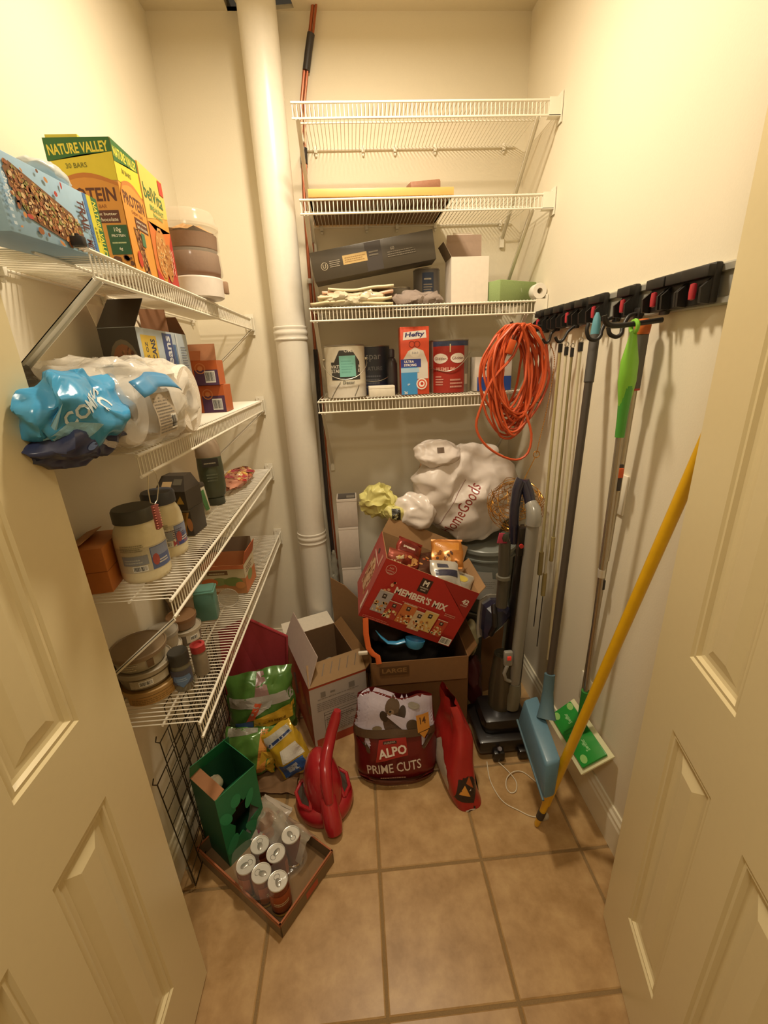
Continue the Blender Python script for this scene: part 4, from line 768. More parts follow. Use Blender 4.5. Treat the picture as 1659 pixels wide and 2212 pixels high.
pouch('snack_bag', 'dark red foil snack bag with chips pictured, at the left of the red box', inbox(.10, .095, .262), (R_(-38), R_(30), R_(8)), .11, .14, .045, '8a3024', 'snack bag', GS, (('r', .1, .62, .9, .9, '6b241c'), ('l', .2, .73, .85, .85, 1, 'ddd0bb'), ('b', .15, .1, .85, .5, 26, ['c98a4a', 'd9a060', 'a8502c'], .09)), seed=2)
pouch('snack_bag', 'blue and red foil snack bag in the left front corner of the red box', inbox(.045, .045, .245), (R_(-25), R_(20), R_(-10)), .07, .09, .03, '9a4a38', 'snack bag', GS, (('r', .1, .1, .6, .45, '6a8fa8'), ('b', .3, .4, .9, .9, 12, ['c9a04a', 'ddc8a0'], .1)), seed=5)
pouch('snack_bag', 'orange and gold foil snack bag on top at the back of the red box', inbox(.262, .15, .318), (R_(-45), R_(0), R_(-12)), .13, .12, .04, 'bf7a36', 'snack bag', GS, (('p', [(.1, .5), (.9, .6), (.9, .9), (.1, .9)], 'd08a3a'), ('b', .1, .1, .9, .5, 14, ['7a4420', 'e0b070', '53301c'], .09)), seed=8)
pouch('snack_bag', 'white and navy foil snack bag at the right front of the red box', inbox(.262, .060, .268), (R_(-50), R_(12), R_(10)), .12, .11, .04, 'cfc9bd', 'snack bag', GS, (('r', .1, .35, .9, .6, '39384a'), ('r', .2, .7, .6, .85, '4a4a58')), seed=11)
pouch('snack_bag', 'silver and white foil snack bag lowest on the right in the red box', inbox(.335, .075, .245), (R_(-55), R_(20), R_(-15)), .11, .10, .035, 'bdb5a4', 'snack bag', GS, (('r', .1, .1, .5, .5, '4d4638'), ('e', .6, .7, .2, .15, 'c9b04a')), seed=14)
pouch('snack_bag', 'dark brown foil snack bag deep in the middle of the red box', inbox(.19, .12, .245), (R_(-60), R_(5), R_(20)), .12, .12, .04, '5a3524', 'snack bag', GS, (('b', .2, .2, .8, .8, 10, ['a8502c', 'c98a4a'], .08),), seed=17)

# ------------------------------------------------------------------ large red and white carton with raised flaps, red panel
ang = radians(22)
t = thing('printed_carton', 'tall open orange-red carton with white nutrition panel left of the moving box', 'carton', (-.247, 1.368, 0), ang)
b = MB().use(mat('7d5f40', .85)); carton(b, .243, .38, .305, (.1215, .19, 0), t=.003); b.build('body', smooth=False, parent=t)
a = Art(face((0, 0, 0), (1, 0, 0), (0, 0, 1))); a.rect(0, 0, .243, .305, 'bfb4ac'); a.rect(0, .297, .243, .305, 'b0452c'); a.rect(.01, .0, .233, .04, 'b0452c')
a.rect(.05, .055, .20, .165, '6f6660'); a.rect(.052, .057, .198, .163, 'bfb4ac'); a.rect(.05, .150, .2, .153, '59504a'); a.rect(.05, .125, .2, .127, '59504a'); a.lines(.058, .062, .192, .145, 9, '6f6660', 3, .35); a.lines(.025, .18, .22, .225, 5, '8c827c', 8, .4)
a.rect(.045, .245, .065, .27, '8a827a'); a.rect(.085, .252, .105, .262, '8a827a'); a.rect(.165, .245, .19, .272, '8a827a'); a.lines(.03, .235, .22, .243, 1, '958b84'); a.done(t)
a = Art(face((0, .38, 0), (0, -1, 0), (0, 0, 1))); a.rect(0, 0, .38, .305, 'b0482e'); a.poly([(.10, .18), (.15, .22), (.17, .12), (.12, .08)], '5a4a6a'); a.poly([(.2, .2), (.25, .25), (.28, .15), (.22, .1)], 'c98a3a'); a.poly([(.29, .22), (.34, .2), (.33, .12), (.3, .14)], '8a3020'); a.rect(.345, .16, .37, .2, '7a7a44'); a.ell(.31, .06, .045, .045, 'b5683a'); a.rect(.05, .05, .09, .2, 'c45a3a'); a.done(t, 'side_print')
flap((0, 0, .305), (0, .38, .305), (.055, .02, .112), .003).build('raised_flap', mat('bda89c', .7), t, smooth=False)
o = flap((0, 0, .305), (.243, 0, .305), (.012, .075, .050), .003).build('front_flap', mat('93744e', .8), t, smooth=False)
a = Art(face((.012, 0, .305), (.97, 0, 0), (.0, .075, .050), (0, -.55, .83)), base=.0036); 
for k in range(5): a.poly([(.05+k*.035, .03), (.054+k*.035, .03), (.078+k*.035, .075), (.074+k*.035, .075)], '5d4628')
a.done(t, 'slash_marks')
flap((.243, 0, .305), (.243, .38, .305), (.035, 0, .03), .003).build('side_flap', KRD, t, smooth=False)
flap((.243, .38, .305), (0, .38, .305), (0, .09, .02), .003).build('back_flap', mat('ded3c0', .7), t, smooth=False)
o = blob('silver_wrapper', mat('a8a498', .2, .4, bump=.4), None, (-.175, 1.52, .27), (.05, .06, .03), .014, 22, 6); tag(o, 'silver and clear wrapper inside the open orange-red carton', 'wrapper')
t = thing('cardboard_sheet', 'bent brown cardboard panel standing between the carton and the white boxes', 'cardboard', (0, 0, 0))
MB().slab([(-.165, 1.835, .0), (-.005, 1.80, .0), (-.01, 1.80, .40), (-.10, 1.82, .50), (-.165, 1.835, .54)], (.2, 1, 0), .004).build('panel', mat('8f6c46', .8, bump=.1), t, smooth=False)
t = thing('red_board', 'smooth dark red board leaning behind the snack bags by the left shelves', 'board', (0, 0, 0))
o = MB().slab([(-.625, 1.50, .004), (-.40, 1.64, .004), (-.355, 1.60, .395), (-.495, 1.545, .535), (-.60, 1.51, .50)], (-.5, .86, .0), .012).build('panel', mat('b84450', .55), t, smooth=False)
MB().tube([(-.40, 1.64, .01), (-.355, 1.60, .395), (-.495, 1.545, .535), (-.60, 1.51, .50)], .007, 8).build('rounded_edge', mat('a83a42', .5), t)

# ------------------------------------------------------------------ folded wire crate against the left wall
BLK = mat('3a3220', .4, .4)
t = thing('folded_wire_crate', 'folded black wire dog crate leaning along the left wall under the shelves', 'wire crate', (0, 0, 0))
for i, (x, xt, y0, y1, h) in enumerate(((-.575, -.600, .90, 1.42, .435), (-.592, -.612, .98, 1.45, .50), (-.606, -.622, 1.06, 1.49, .555))):
    b = MB(); lean = xt-x; nh = 8; nv = 9
    for k in range(nh+1): z = .012+(h-.012)*k/nh; b.tube([(x+lean*z/h, y0, z), (x+lean*z/h, y1, z)], .0018 if k in (0, nh) else .0012, 5)
    for k in range(nv+1): y = y0+(y1-y0)*k/nv; b.tube([(x, y, .012), (x+lean, y, h)], .0018 if k in (0, nv) else .0012, 5)
    if i < 2: b.tube([(x+lean, y0, h), (x+lean-.004, y0-.012, h+.016), (x+lean-.008, y0+.004, h+.02)], .0018, 5)
    b.build('wire_panel', BLK, t)
MB().tube([(-.5835, .91, .015), (-.590, .91, .08)], .006, 6).build('latch', mat('9a968c', .3, .8), t)

# ------------------------------------------------------------------ snack bag heap, brown paper, green carton, soda tray
pouch('chip_bag', 'large green multi-pack bag with a clear window strip, before the red board', (-.435, 1.385, .245), (R_(-14), R_(2), R_(12)), .25, .27, .12, '4a7230', 'bag', 'snack bags heaped by the shelves',
      (('r', .02, .55, .98, .70, '9a948a'), ('p', [(.40, .7), (.62, .7), (.56, .99), (.46, .99)], '8a6a64'), ('p', [(.28, .38), (.62, .52), (.66, .62), (.34, .50)], 'a8a49c'), ('p', [(.24, .34), (.36, .36), (.5, .60), (.40, .62)], 'c4512e'), ('r', .08, .14, .34, .34, '3a5a9a'), ('p', [(.34, .18), (.98, .28), (.98, .50), (.36, .38)], 'c9a034'), ('l', .42, .28, .86, .36, 1, '7a5a1c'), ('r', .1, .02, .9, .12, 'b5b09c'), ('l', .45, .5, .6, .55, 2, 'd9d4c8')), seed=21, amp=.012, metal=.1, rough=.2, part='bag_body', crimp=False)
pouch('chip_bag', 'glossy green snack bag lying low in the heap by the green carton', (-.475, 1.285, .115), (R_(-30), R_(8), R_(5)), .20, .17, .085, '557d36', 'bag', 'snack bags heaped by the shelves',
      (('p', [(.62, .05), (.78, .05), (.80, .95), (.66, .95)], 'c4823a'), ('p', [(.05, .8), (.6, .9), (.6, .98), (.05, .98)], '8f8a78'), ('p', [(.8, .0), (1, .0), (1, .5), (.8, .3)], 'c9a034')), seed=24, amp=.013, metal=.1, rough=.18, part='bag_body', crimp=False)
pouch('chip_bag', 'yellow, blue and white snack bag in the heap, nearest the red can', (-.338, 1.275, .115), (R_(-22), R_(-24), R_(10)), .13, .20, .085, 'c9a22e', 'bag', 'snack bags heaped by the shelves',
      (('p', [(.1, .02), (.9, .02), (.9, .30), (.1, .34)], '3a5f9c'), ('r', .3, .12, .62, .26, 'c9cfd2'), ('p', [(.3, .36), (.95, .32), (.9, .62), (.4, .60)], 'd9d2c4'), ('p', [(.05, .7), (.95, .8), (.9, .95), (.1, .92)], 'b5b0a4'), ('p', [(.1, .72), (.9, .82), (.9, .86), (.1, .78)], '2f3f6a')), seed=27, amp=.011, metal=.15, rough=.2, part='bag_body', crimp=False)
def paper(u, v): 
    x = -.30+(-.24)*u; y = 1.16+.11*v; return Vector((x, y-.05*u+.08*u, .012+.020*sin(u*7+v*3)*sin(v*4)**2+.028*(noise.noise(Vector((x*25, y*25, 2)))+.4)))
o = MB().grid(paper, 26, 14).build('brown_paper_bag', mat('7a5a3a', .85, bump=.3), None); o.modifiers.new('s', 'SOLIDIFY').thickness = .0012
for v in o.data.vertices: v.co.z = max(v.co.z, .002)
tag(o, 'flattened brown paper bag on the floor under the snack bags', 'paper bag')

def rectobj(b, w, d, h, t): return carton(b, w, d, h, (w/2, d/2, 0), t=t)
ta = atan2(.8, .6)-pi/2                         # tray frame: local y along (.6,.8), local x along (-.8,.6) mirrored
t = thing('soda_tray', 'low torn cardboard soda tray with orange rim on the floor by the left door', 'tray', (-.291, .752, 0), atan2(.179, .136))
b = MB(); b.bx((0, 0, 0), (.225, .378, .003)); b.build('base', mat('8a6a44', .8), t, smooth=False)
TR = mat('7f6a4c', .75); TRI = mat('a5603a', .7)
for a0, a1, r0, r1 in (((0, 0), (.225, .003), (0, 0), (.225, .0045)), ((0, .375), (.225, .378), (0, .3735), (.225, .378)), ((0, 0), (.003, .378), (0, 0), (.0045, .378)), ((.222, 0), (.225, .378), (.2205, 0), (.225, .378))):
    MB().bx((*a0, .003), (*a1, .055)).build('side_wall', TR, t, smooth=False); MB().bx((*r0, .055), (*r1, .058)).build('rim', TRI, t, smooth=False)
a = Art(face((0, .378, 0), (0, -1, 0), (0, 0, 1))); a.rect(0, .042, .378, .055, 'a5603a'); a.done(t)
a = Art(face((0, 0, 0), (1, 0, 0), (0, 0, 1))); a.rect(.10, .01, .15, .036, 'b04a2e'); a.rect(0, .047, .225, .055, '9c6a44'); a.done(t, 'side_print')
SIL = mat('dcd8ce', .32, .4, var=.02)
cans = [(-.301, .824, 0), (-.352, .849, 1), (-.319, .899, 2), (-.281, .948, 3), (-.402, .876, 4), (-.372, .928, 5)]
cl = ['soda can nearest the tray corner', 'soda can in the middle of the front row', 'soda can in the very middle of the group', 'soda can farthest right at the back of the group', 'soda can farthest left at the front row end', 'soda can at the back left of the group']
proto = None
for (x, y, i), lb in zip(cans, cl):
    if proto is None:
        t = proto = thing('soda_can', lb, 'can', (x, y, .0035), 0, 'six soda cans in clear shrink film')
        MB().lathe([(.001, .002), (.021, .0), (.0235, .003), (.0285, .012), (.0295, .02), (.0295, .104), (.0275, .114)], n=32).build('body', mat('7a3c26', .25, .4, var=.15, scale=20), t)
        MB().lathe([(.0275, .1135), (.0284, .116), (.0278, .1185), (.0262, .118), (.0255, .1152), (.001, .1152)], n=32).build('lid', SIL, t)
        MB().lathe([(.001, 0), (.007, 0), (.0075, .0016), (.006, .0026), (.001, .0026)], (0, -.004, .1154), n=16, sy=1.6).build('pull_tab', mat('a8a49a', .3, .6), t)
        MB().lathe([(.007, 0), (.008, .0006), (.007, .0012)], (0, .012, .1154), n=16, sx=1.1, cap=False).build('opening_score', mat('8f8b82', .4, .5), t)
        a = Art(cyl(.0296), .01); a.rect(-.045, .03, .045, .095, 'a0522c'); a.lines(-.025, .055, .025, .07, 2, 'd9c8a0', 4); a.rect(-.09, .0135, .09, .022, 'c9a04a'); a.done(t)
    else:
        t = proto.copy(); COL.objects.link(t); t.location = (x, y, .0035); t['label'] = lb; t.rotation_euler = (0, 0, i*1.3)
        for ch in list(proto.children): c = ch.copy(); COL.objects.link(c); c.parent = t
proto.rotation_euler = (0, 0, .4)
def fb(u, v, off=0):
    a = 2*pi*u; R = 1+.06*noise.noise(Vector((cos(a)*2, sin(a)*2, v*3)))
    w = Vector((cos(a), sin(a), 0)); r = .096*(abs(cos(a-.6))**4+abs(sin(a-.6))**4)**-.25*R*(1 if v < .8 else 1-(v-.8)*3.6); return Vector((-.338, .888, 0))+Vector((w.x*r*1.0, w.y*r*.92, .006+.118*min(1, v*1.25)))
FLM = mat('e8e0d0', .06, var=0, bump=.7, scale=40, clear=.93)
o = MB().grid(lambda u, v: fb(u, v)+N3(fb(u, v), 40, 2)*.004, 60, 12, wrap=True).build('shrink_film', FLM, None); tag(o, 'torn clear shrink film around the six soda cans', 'plastic film')
def ff(u, v): x = .235-.09*u; return Vector((x, .06+.25*v, .046+.045*u*(1-u)*3+.02*noise.noise(Vector((u*5, v*7, 1)))+.03*sin(pi*u)))
o2 = MB().grid(ff, 16, 24).build('loose_film', mat('bdb09a', .12, var=0, bump=.7, scale=40, clear=.45), None); o2.matrix_world = Matrix.Translation((-.291, .752, 0)) @ Matrix.Rotation(atan2(.179, .136), 4, 'Z'); tag(o2, 'loose grey clear film draped over the right side of the soda tray', 'plastic film')
pouch('zip_bag', 'clear bag of orange snacks in the far right corner of the soda tray', (-.375, 1.045, .052), (R_(-65), 0, R_(-30)), .12, .12, .035, 'b5a898', 'snack bag', None, (('e', .4, .5, .3, .28, 'b0603a'), ('e', .7, .3, .16, .14, 'c97a50'), ('b', .1, .1, .9, .9, 10, ['a85a3c', 'c9c0b4', '8a4a5a'], .1)), seed=31, amp=.006, metal=0, part='bag_body')
t = thing('green_handle_carton', 'open green carton with a scalloped star cut-out standing in the soda tray', 'carton', (-.484, .948, .0035), radians(50))
GRN = mat('23784a', .45, bump=.05); GRD = mat('22593a', .5)
w_, d_, h_ = .145, .135, .29
# front wall with the cut-out: star outline joined to the rectangle
st = [(w_*.52+(.060 if k % 2 else .032)*cos(2*pi*k/12+.2), h_*.50+(.105 if k % 2 else .058)*sin(2*pi*k/12+.2)) for k in range(12)]
rc = []
for k in range(12):
    an = 2*pi*k/12+.2; dx, dz = cos(an), sin(an); tt = min((w_-.52*w_ if dx > 0 else .52*w_)/abs(dx) if abs(dx) > 1e-6 else 9, (h_*.5)/abs(dz) if abs(dz) > 1e-6 else 9); rc.append((w_*.52+dx*tt, h_*.5+dz*tt))
b = MB(); corners = [(w_, h_), (0, h_), (0, 0), (w_, 0)]
for k in range(12):
    p, q, r, s_ = st[k], st[(k+1) % 12], rc[(k+1) % 12], rc[k]; poly = [p, q, r]
    for c in corners:
        if (abs(r[0]-c[0]) < 1e-4 or abs(r[1]-c[1]) < 1e-4) and (abs(s_[0]-c[0]) < 1e-4 or abs(s_[1]-c[1]) < 1e-4) and not (abs(r[0]-s_[0]) < 1e-4 or abs(r[1]-s_[1]) < 1e-4): poly.append(c)
    poly.append(s_); b.slab([(x, 0, z) for x, z in poly], (0, 1, 0), .002)
b.build('front_wall', GRN, t, smooth=False)
MB().bx((0, .002, 0), (.002, d_, h_)).bx((w_-.002, .002, 0), (w_, d_, h_)).bx((.002, d_-.002, 0), (w_-.002, d_, h_)).bx((.002, .002, 0), (w_-.002, d_-.002, .002)).build('body', GRD, t, smooth=False)
for k, (x, z, rx, rz, aa) in enumerate(((.02, .19, .018, .035, .5), (.105, .19, .016, .04, -.4), (.025, .075, .020, .04, -.5), (.10, .07, .018, .045, .6), (.06, .225, .02, .03, 0))):
    a = Art(face((0, 0, 0), (1, 0, 0), (0, 0, 1)), step=.0004); a.ell(x, z, rx*.9, rz*.85, '2f8f5c', a=aa); a.done(t, 'petal_print')
flap((0, d_, h_), (w_, d_, h_), (0, -.012, .050), .002).build('back_flap', GRN, t, smooth=False)
flap((w_, .0, h_), (w_, d_, h_), (-.02, .0, .045), .002).build('side_flap', mat('2f8a5c', .4), t, smooth=False)
flap((0, 0, h_), (0, d_, h_), (.035, 0, .01), .002).build('handle_strip', mat('a9754e', .7), t, smooth=False)
flap((0, .0, h_), (w_, 0, h_), (0, .05, -.055), .002).build('front_flap', GRN, t, smooth=False)
o = blob('tissue_wad', mat('b5a88c', .8), None, (-.515, 1.035, .262), (.022, .022, .02), .008, 40, 3, 24, 16); tag(o, 'small crumpled white tissue in the open top of the green carton', 'tissue')

# ------------------------------------------------------------------ red plastic can, dog food, red bag
t = thing('red_watering_can', 'glossy red plastic can with arched handle and side openings on the tiles', 'watering can', (-.195, 1.135, 0), radians(18))
RP = mat('a31f26', .22, coat=.5, var=.03)
b = MB()
b.lathe([(.001, 0), (.090, 0), (.099, .006), (.104, .022), (.100, .045), (.085, .060), (.060, .072)], n=48); b.build('base', RP, t)
b = MB()
def hull(u, v):
    a = 2*pi*u; e = v*pi/2; r = .082*cos(e)**.8; return Vector((r*cos(a)*.84, r*sin(a)*1.10+.03*v, .055+.155*sin(e)))
MB().grid(hull, 40, 16, wrap=True).build('body', RP, t)
for s in (-1, 1): 
    bb = MB(); bb.add([(s*.062, -.045, .066), (s*.086, -.02, .060), (s*.090, .03, .058), (s*.066, .052, .068), (s*.057, .02, .10), (s*.055, -.015, .098)], [(0, 1, 2, 3, 4, 5)]); bb.build('side_opening', mat('4a4238', .5), t, smooth=False)
    MB().tube([(s*.060, -.055, .062), (s*.088, -.025, .062), (s*.094, .03, .060), (s*.068, .06, .068), (s*.052, .025, .112), (s*.048, -.02, .106), (s*.060, -.055, .062)], .007, 8).build('opening_rim', RP, t)
MB().tube([(0, -.088, .105), (.002, -.062, .150), (.012, -.015, .190), (.032, .025, .205), (.062, .055, .255), (.085, .068, .300), (.092, .070, .322)], [.015, .021, .023, .022, .020, .019, .013], 16).build('handle', RP, t)
MB().tube([(0, -.06, .10), (0, -.09, .075), (0, -.118, .045), (0, -.128, .020)], [.030, .031, .032, .028], 20).build('spout', RP, t)
MB().tube([(0, -.062, .112), (0, -.078, .104)], [.012, .014], 16).build('spout_hole', mat('3a1512', .6), t)
def dogbag():
    t = thing('dog_food_bag', 'large dark red dog food bag with white top in the middle of the floor', 'bag', (.075, 1.240, 0), radians(-3))
    w, h, th = .315, .335, .15
    def fn(u, v):
        s = 1 if u < .5 else -1; uu = (u*4-1) if u < .5 else (3-u*4)
        k = max(0, 1-abs(uu)**2.6)**.5; ww = w/2*(1-.10*v+.03*sin(pi*v)); y = -s*th/2*k*(1-v**1.6*.86)*(.75+.25*min(1, v*8))
        bot = 1-.12*max(0, 1-v*7); q = N3((uu*ww, y, v*h), 13, 4)*.010*(.3+v)
        z = h*v*(1-.10*(uu*.5+.5)*v)+.014*v*sin(uu*5+1)*-1; z = max(z+q.z*(1 if v > .03 else 0), .001) if v > 0 else .001+.012*(abs(uu)**3)
        return Vector((uu*ww*bot+q.x, y-.035*v*0+.06*v*v+q.y, z))
    o = MB().grid(fn, 56, 30, wrap=True).build('bag_body', mat('641616', .3, bump=.2, scale=40, var=.06), t)
    MB().grid(lambda u, v: Vector(((u-.5)*w*.55, (v-.5)*th*.5, .002)), 4, 2).build('bottom_fold', mat('4a1613', .4), t)
    a = Art(draped(o, (-.16, -.2, 0), (1, 0, 0), (0, 0, 1), (0, -1, .12)), .010, rough=.3, step=.0006, base=.0012)
    a.poly([(-.02, .235), (.34, .225), (.34, .40), (-.02, .40)], 'b3a8b4'); a.ell(.158, .262, .040, .046, '4a3528'); a.ell(.122, .285, .014, .022, '33251c', a=.4); a.ell(.190, .288, .014, .024, '33251c', a=-.3); a.ell(.155, .312, .028, .026, '54402f'); a.ell(.148, .296, .012, .010, '7a624a'); a.ell(.146, .300, .005, .004, '1d1512'); a.ell(.225, .250, .022, .020, '41301f'); a.ell(.095, .245, .018, .010, '6f6048'); a.ell(.235, .315, .022, .012, '8c8478'); a.poly([(-.02, .215), (.34, .21), (.34, .236), (-.02, .245)], '4f3a28')
    a.poly([(.085, .13), (.205, .15), (.20, .215), (.10, .21)], '96231f'); a.rect(.115, .195, .165, .205, '3a2420'); a.text('PURINA', .14, .2, .007, 'a89080', w=.04, a=.1); a.text('ALPO', .148, .168, .034, 'ddd0c2', w=.105, a=.14, bold=.03)
    a.text('PRIME CUTS', .152, .108, .036, 'c9bcae', w=.20, a=.08, bold=.01); a.poly([(.0, .0), (.315, .0), (.315, .085), (.0, .075)], '4a1714') if False else a.lines(.10, .066, .2, .076, 1, '8a6a60'); a.poly([(.245, .225), (.29, .235), (.288, .29), (.24, .285)], 'b5792e'); a.text('14', .265, .266, .024, '4a2a18', w=.022, a=.1, bold=.02); a.poly([(.25, .225), (.287, .232), (.268, .205)], 'b5792e'); a.poly([(.0, -.01), (.33, -.01), (.33, .05), (.0, .05)], '571815')
    a.done(t)
dogbag()
t = thing('red_food_bag', 'narrow red pet food bag with a white side, right of the dog food bag', 'bag', (.300, 1.195, 0), radians(99))
def rb(u, v):
    a = 2*pi*u; w, d = .145, .056; sx = abs(cos(a))**.5*(1 if cos(a) > 0 else -1); sy = abs(sin(a))**.55*(1 if sin(a) > 0 else -1)
    k = 1-.80*v**2.2; q = N3((sx*w, sy*d, v*.32), 15, 8)*.012*(.2+v)
    return Vector((sx*w*(1-.55*v**1.5)+.075*v+q.x, sy*d*k+.012*sin(v*7)+q.y, max(.001, .315*v*(1+.0*sx)+q.z*.6)))
o = MB().grid(rb, 52, 28, wrap=True).build('bag_body', mat('9c2420', .28, bump=.25, scale=40), t)
MB().grid(lambda u, v: Vector(((u-.5)*.2, (v-.5)*.05, .002)), 4, 2).build('bottom_fold', mat('8a201c', .4), t)
a = Art(draped(o, (-.16, .4, 0), (1, 0, 0), (0, 0, 1), (0, 1, 0)), .012, rough=.3); a.poly([(.02, .01), (.27, .01), (.25, .20), (.20, .26), (.06, .23)], 'b5a99a'); a.done(t, 'white_side')
a = Art(draped(o, (-.4, .06, 0), (0, -1, 0), (0, 0, 1), (-1, 0, .1)), .010, rough=.3); a.poly([(.005, .07), (.07, .05), (.095, .10), (.06, .17), (.03, .15)], '2a1c18'); a.poly([(.02, .09), (.06, .075), (.045, .115)], 'c98a3a'); a.poly([(.05, .12), (.075, .10), (.065, .14)], '9a4a20'); a.ell(.055, .022, .026, .011, 'c9bdb0'); a.ell(.055, .022, .012, .008, '3a1c18'); a.poly([(.06, .20), (.11, .195), (.105, .235), (.07, .24)], 'c2b8aa'); a.done(t)
a = Art(draped(o, (-.16, -.4, 0), (1, 0, 0), (0, 0, 1), (0, -1, .05)), .010, rough=.3); a.poly([(.03, .04), (.16, .03), (.15, .13), (.06, .14)], '2a1c18'); a.bits(.05, .05, .13, .12, 14, ['c98a3a', '9a4a20'], .011, 5); a.poly([(.12, .19), (.17, .18), (.175, .215), (.13, .22)], 'c2b8aa'); a.lines(.125, .187, .17, .213, 4, '6a5a4e', 3); a.done(t, 'back_print')

# ------------------------------------------------------------------ vacuum cleaner and things around it
VB = mat('15100e', .35, coat=.2); VG = mat('8a857b', .3, var=.02); VD = mat('4a463c', .4); NAVY = mat('2a2838', .2, coat=.5)
t = thing('upright_vacuum', 'black and grey upright vacuum cleaner with a bent grey wand standing before the buckets', 'vacuum cleaner', (0, 0, 0))
MB().bx((.400, 1.245, .020), (.640, 1.46, .085)).build('floor_head', VB, t, bevel=.018)
o = MB().bx((.43, 1.28, .075), (.61, 1.44, .150)).build('motor_hood', VB, t, bevel=.03)
for x in (.405, .628): MB().tube([(x, 1.40, .032), (x+.014, 1.40, .032)], .031, 20).build('wheel', VB, t)
for x in (.455, .555): MB().bx((x, 1.222, .006), (x+.045, 1.25, .05)).build('bumper', VB, t, bevel=.008)
MB().tube([(.477, 1.235, .06), (.477, 1.222, .075)], .008).build('foot_button', mat('8a8690', .3, .5), t)
MB().tube([(.575, 1.40, .10), (.585, 1.42, .32), (.60, 1.44, .60), (.612, 1.45, .88)], [.036, .040, .034, .028], 20).build('body_column', VB, t)
MB().tube([(.520, 1.37, .12), (.528, 1.38, .24), (.535, 1.39, .38)], [.048, .052, .040], 24).build('dust_canister', mat('3f382a', .25, coat=.3), t)
MB().tube([(.558, 1.345, .155), (.562, 1.348, .22), (.566, 1.35, .27)], [.030, .034, .027], 20).build('wand_socket', mat('6f6a58', .35), t)
MB().tube([(.564, 1.35, .24), (.573, 1.352, .45), (.584, 1.352, .70), (.592, 1.350, .955)], [.0225, .0225, .022, .0215], 24).build('wand', VG, t)
MB().tube([(.5925, 1.350, .945), (.593, 1.348, .972), (.592, 1.355, .998), (.588, 1.372, 1.015)], [.0262, .0262, .025, .021], 24).build('elbow', mat('a3a19a', .22, .3), t)
MB().tube([(.588, 1.372, 1.012), (.583, 1.39, 1.05), (.572, 1.40, 1.085), (.558, 1.40, 1.09), (.546, 1.395, 1.06), (.540, 1.392, 1.0), (.541, 1.392, .93), (.545, 1.395, .86)], [.019, .021, .019, .019, .018, .018, .018, .017], 18).build('handle_loop', NAVY, t)
MB().tube([(.500, 1.36, .62), (.502, 1.36, .75), (.500, 1.36, .88)], .0205, 20).build('accessory_tube', VD, t)
MB().lathe([(.021, 0), (.026, .002), (.026, .014), (.021, .016)], (.501, 1.36, .735), n=28).build('tube_collar', mat('6b685c', .35), t)
MB().lathe([(.001, 0), (.014, .004), (.018, .018), (.014, .032), (.001, .036)], (.497, 1.355, .885), n=24).build('knob', mat('3a3c34', .25, coat=.4), t)
MB().bx((.548, 1.355, .82), (.580, 1.385, .93)).build('bracket', VB, t, bevel=.006)
MB().tube([(.556, 1.352, .865), (.556, 1.345, .865)], .008).build('red_button', mat('b5302a', .3), t)
MB().bx((.512, 1.325, .370), (.546, 1.345, .435)).build('switch_plate', mat('8f8a80', .35), t, bevel=.006)
MB().bx((.522, 1.320, .402), (.537, 1.326, .418)).build('power_switch', mat('d2382c', .3, emit=.25), t, bevel=.001)
MB().tube([(.524, 1.325, .375), (.512, 1.32, .345), (.520, 1.32, .315), (.540, 1.325, .30)], .007, 8).build('cord_hook', mat('8f8a80', .35), t)
MB().tube([(.60, 1.46, .9), (.625, 1.465, .6), (.63, 1.46, .3), (.62, 1.45, .08)], .008, 8).build('power_cord', VB, t)
o = MB().bx((-.020, -.002, -.020), (.020, .002, .018)).build('pink_tag', mat('b5405a', .5), None, bevel=.001); o.location = (.488, 1.347, .902); o.rotation_euler = (0, radians(12), radians(15)); tag(o, 'pink and white paper tag behind the vacuum knob', 'tag')
t = thing('clothes_iron', 'dark navy iron with a pale rim wedged between the moving box and vacuum', 'iron', (.500, 1.430, .530), rot=(radians(-6), radians(28), radians(4))); t.scale = (1.25, 1.1, 1.25)
def irn(s, y): return [(x*s, y, z*s) for x, z in ((-.048, .020), (-.030, .046), (0, .058), (.03, .05), (.048, .028), (.040, -.02), (.018, -.065), (0, -.085), (-.016, -.06), (-.036, -.015))]
b = MB(); vs = irn(.98, -.012)+irn(1.0, .03); k = 10; b.add(irn(.55, -.032)+irn(.92, -.012)+irn(.96, .03), [tuple(range(9, -1, -1))]+[(r*k+i, r*k+(i+1) % k, (r+1)*k+(i+1) % k, (r+1)*k+i) for r in range(2) for i in range(k)]+[tuple(20+i for i in range(10))]); b.build('body', NAVY, t, smooth=False)
MB().slab([(p[0], .03, p[2]) for p in irn(1.14, 0)], (0, 1, 0), .006).build('soleplate', mat('c4bdae', .3, .6), t, smooth=False)
MB().tube([(-.03, -.02, .035), (-.035, -.055, .02), (-.02, -.062, -.01), (0, -.03, -.05)], .009, 10).build('handle', VB, t)
t = thing('cardboard_sheet', 'flat brown cardboard panel standing between the moving box and the vacuum', 'cardboard', (0, 0, 0))
MB().slab([(.505, 1.60, .002), (.60, 1.62, .002), (.615, 1.62, .40), (.510, 1.60, .40)], (0, 1, 0), .005).build('panel', KR, t, smooth=False)
o = blob('cream_bag', mat('c9bf94', .5, bump=.3), None, (.462, 1.62, .29), (.034, .035, .10), .012, 20, 9); tag(o, 'cream plastic bag in the gap right of the moving box', 'bag')
o = blob('dark_red_bag', mat('4a1412', .6, bump=.3), None, (.452, 1.535, .13), (.036, .07, .14), .014, 18, 19, floor=.002); tag(o, 'dark red bag on the floor between the moving box and the vacuum', 'bag')
t = thing('folded_leaflet', 'tan folded leaflet on the floor behind the vacuum head', 'paper', (0, 0, 0))
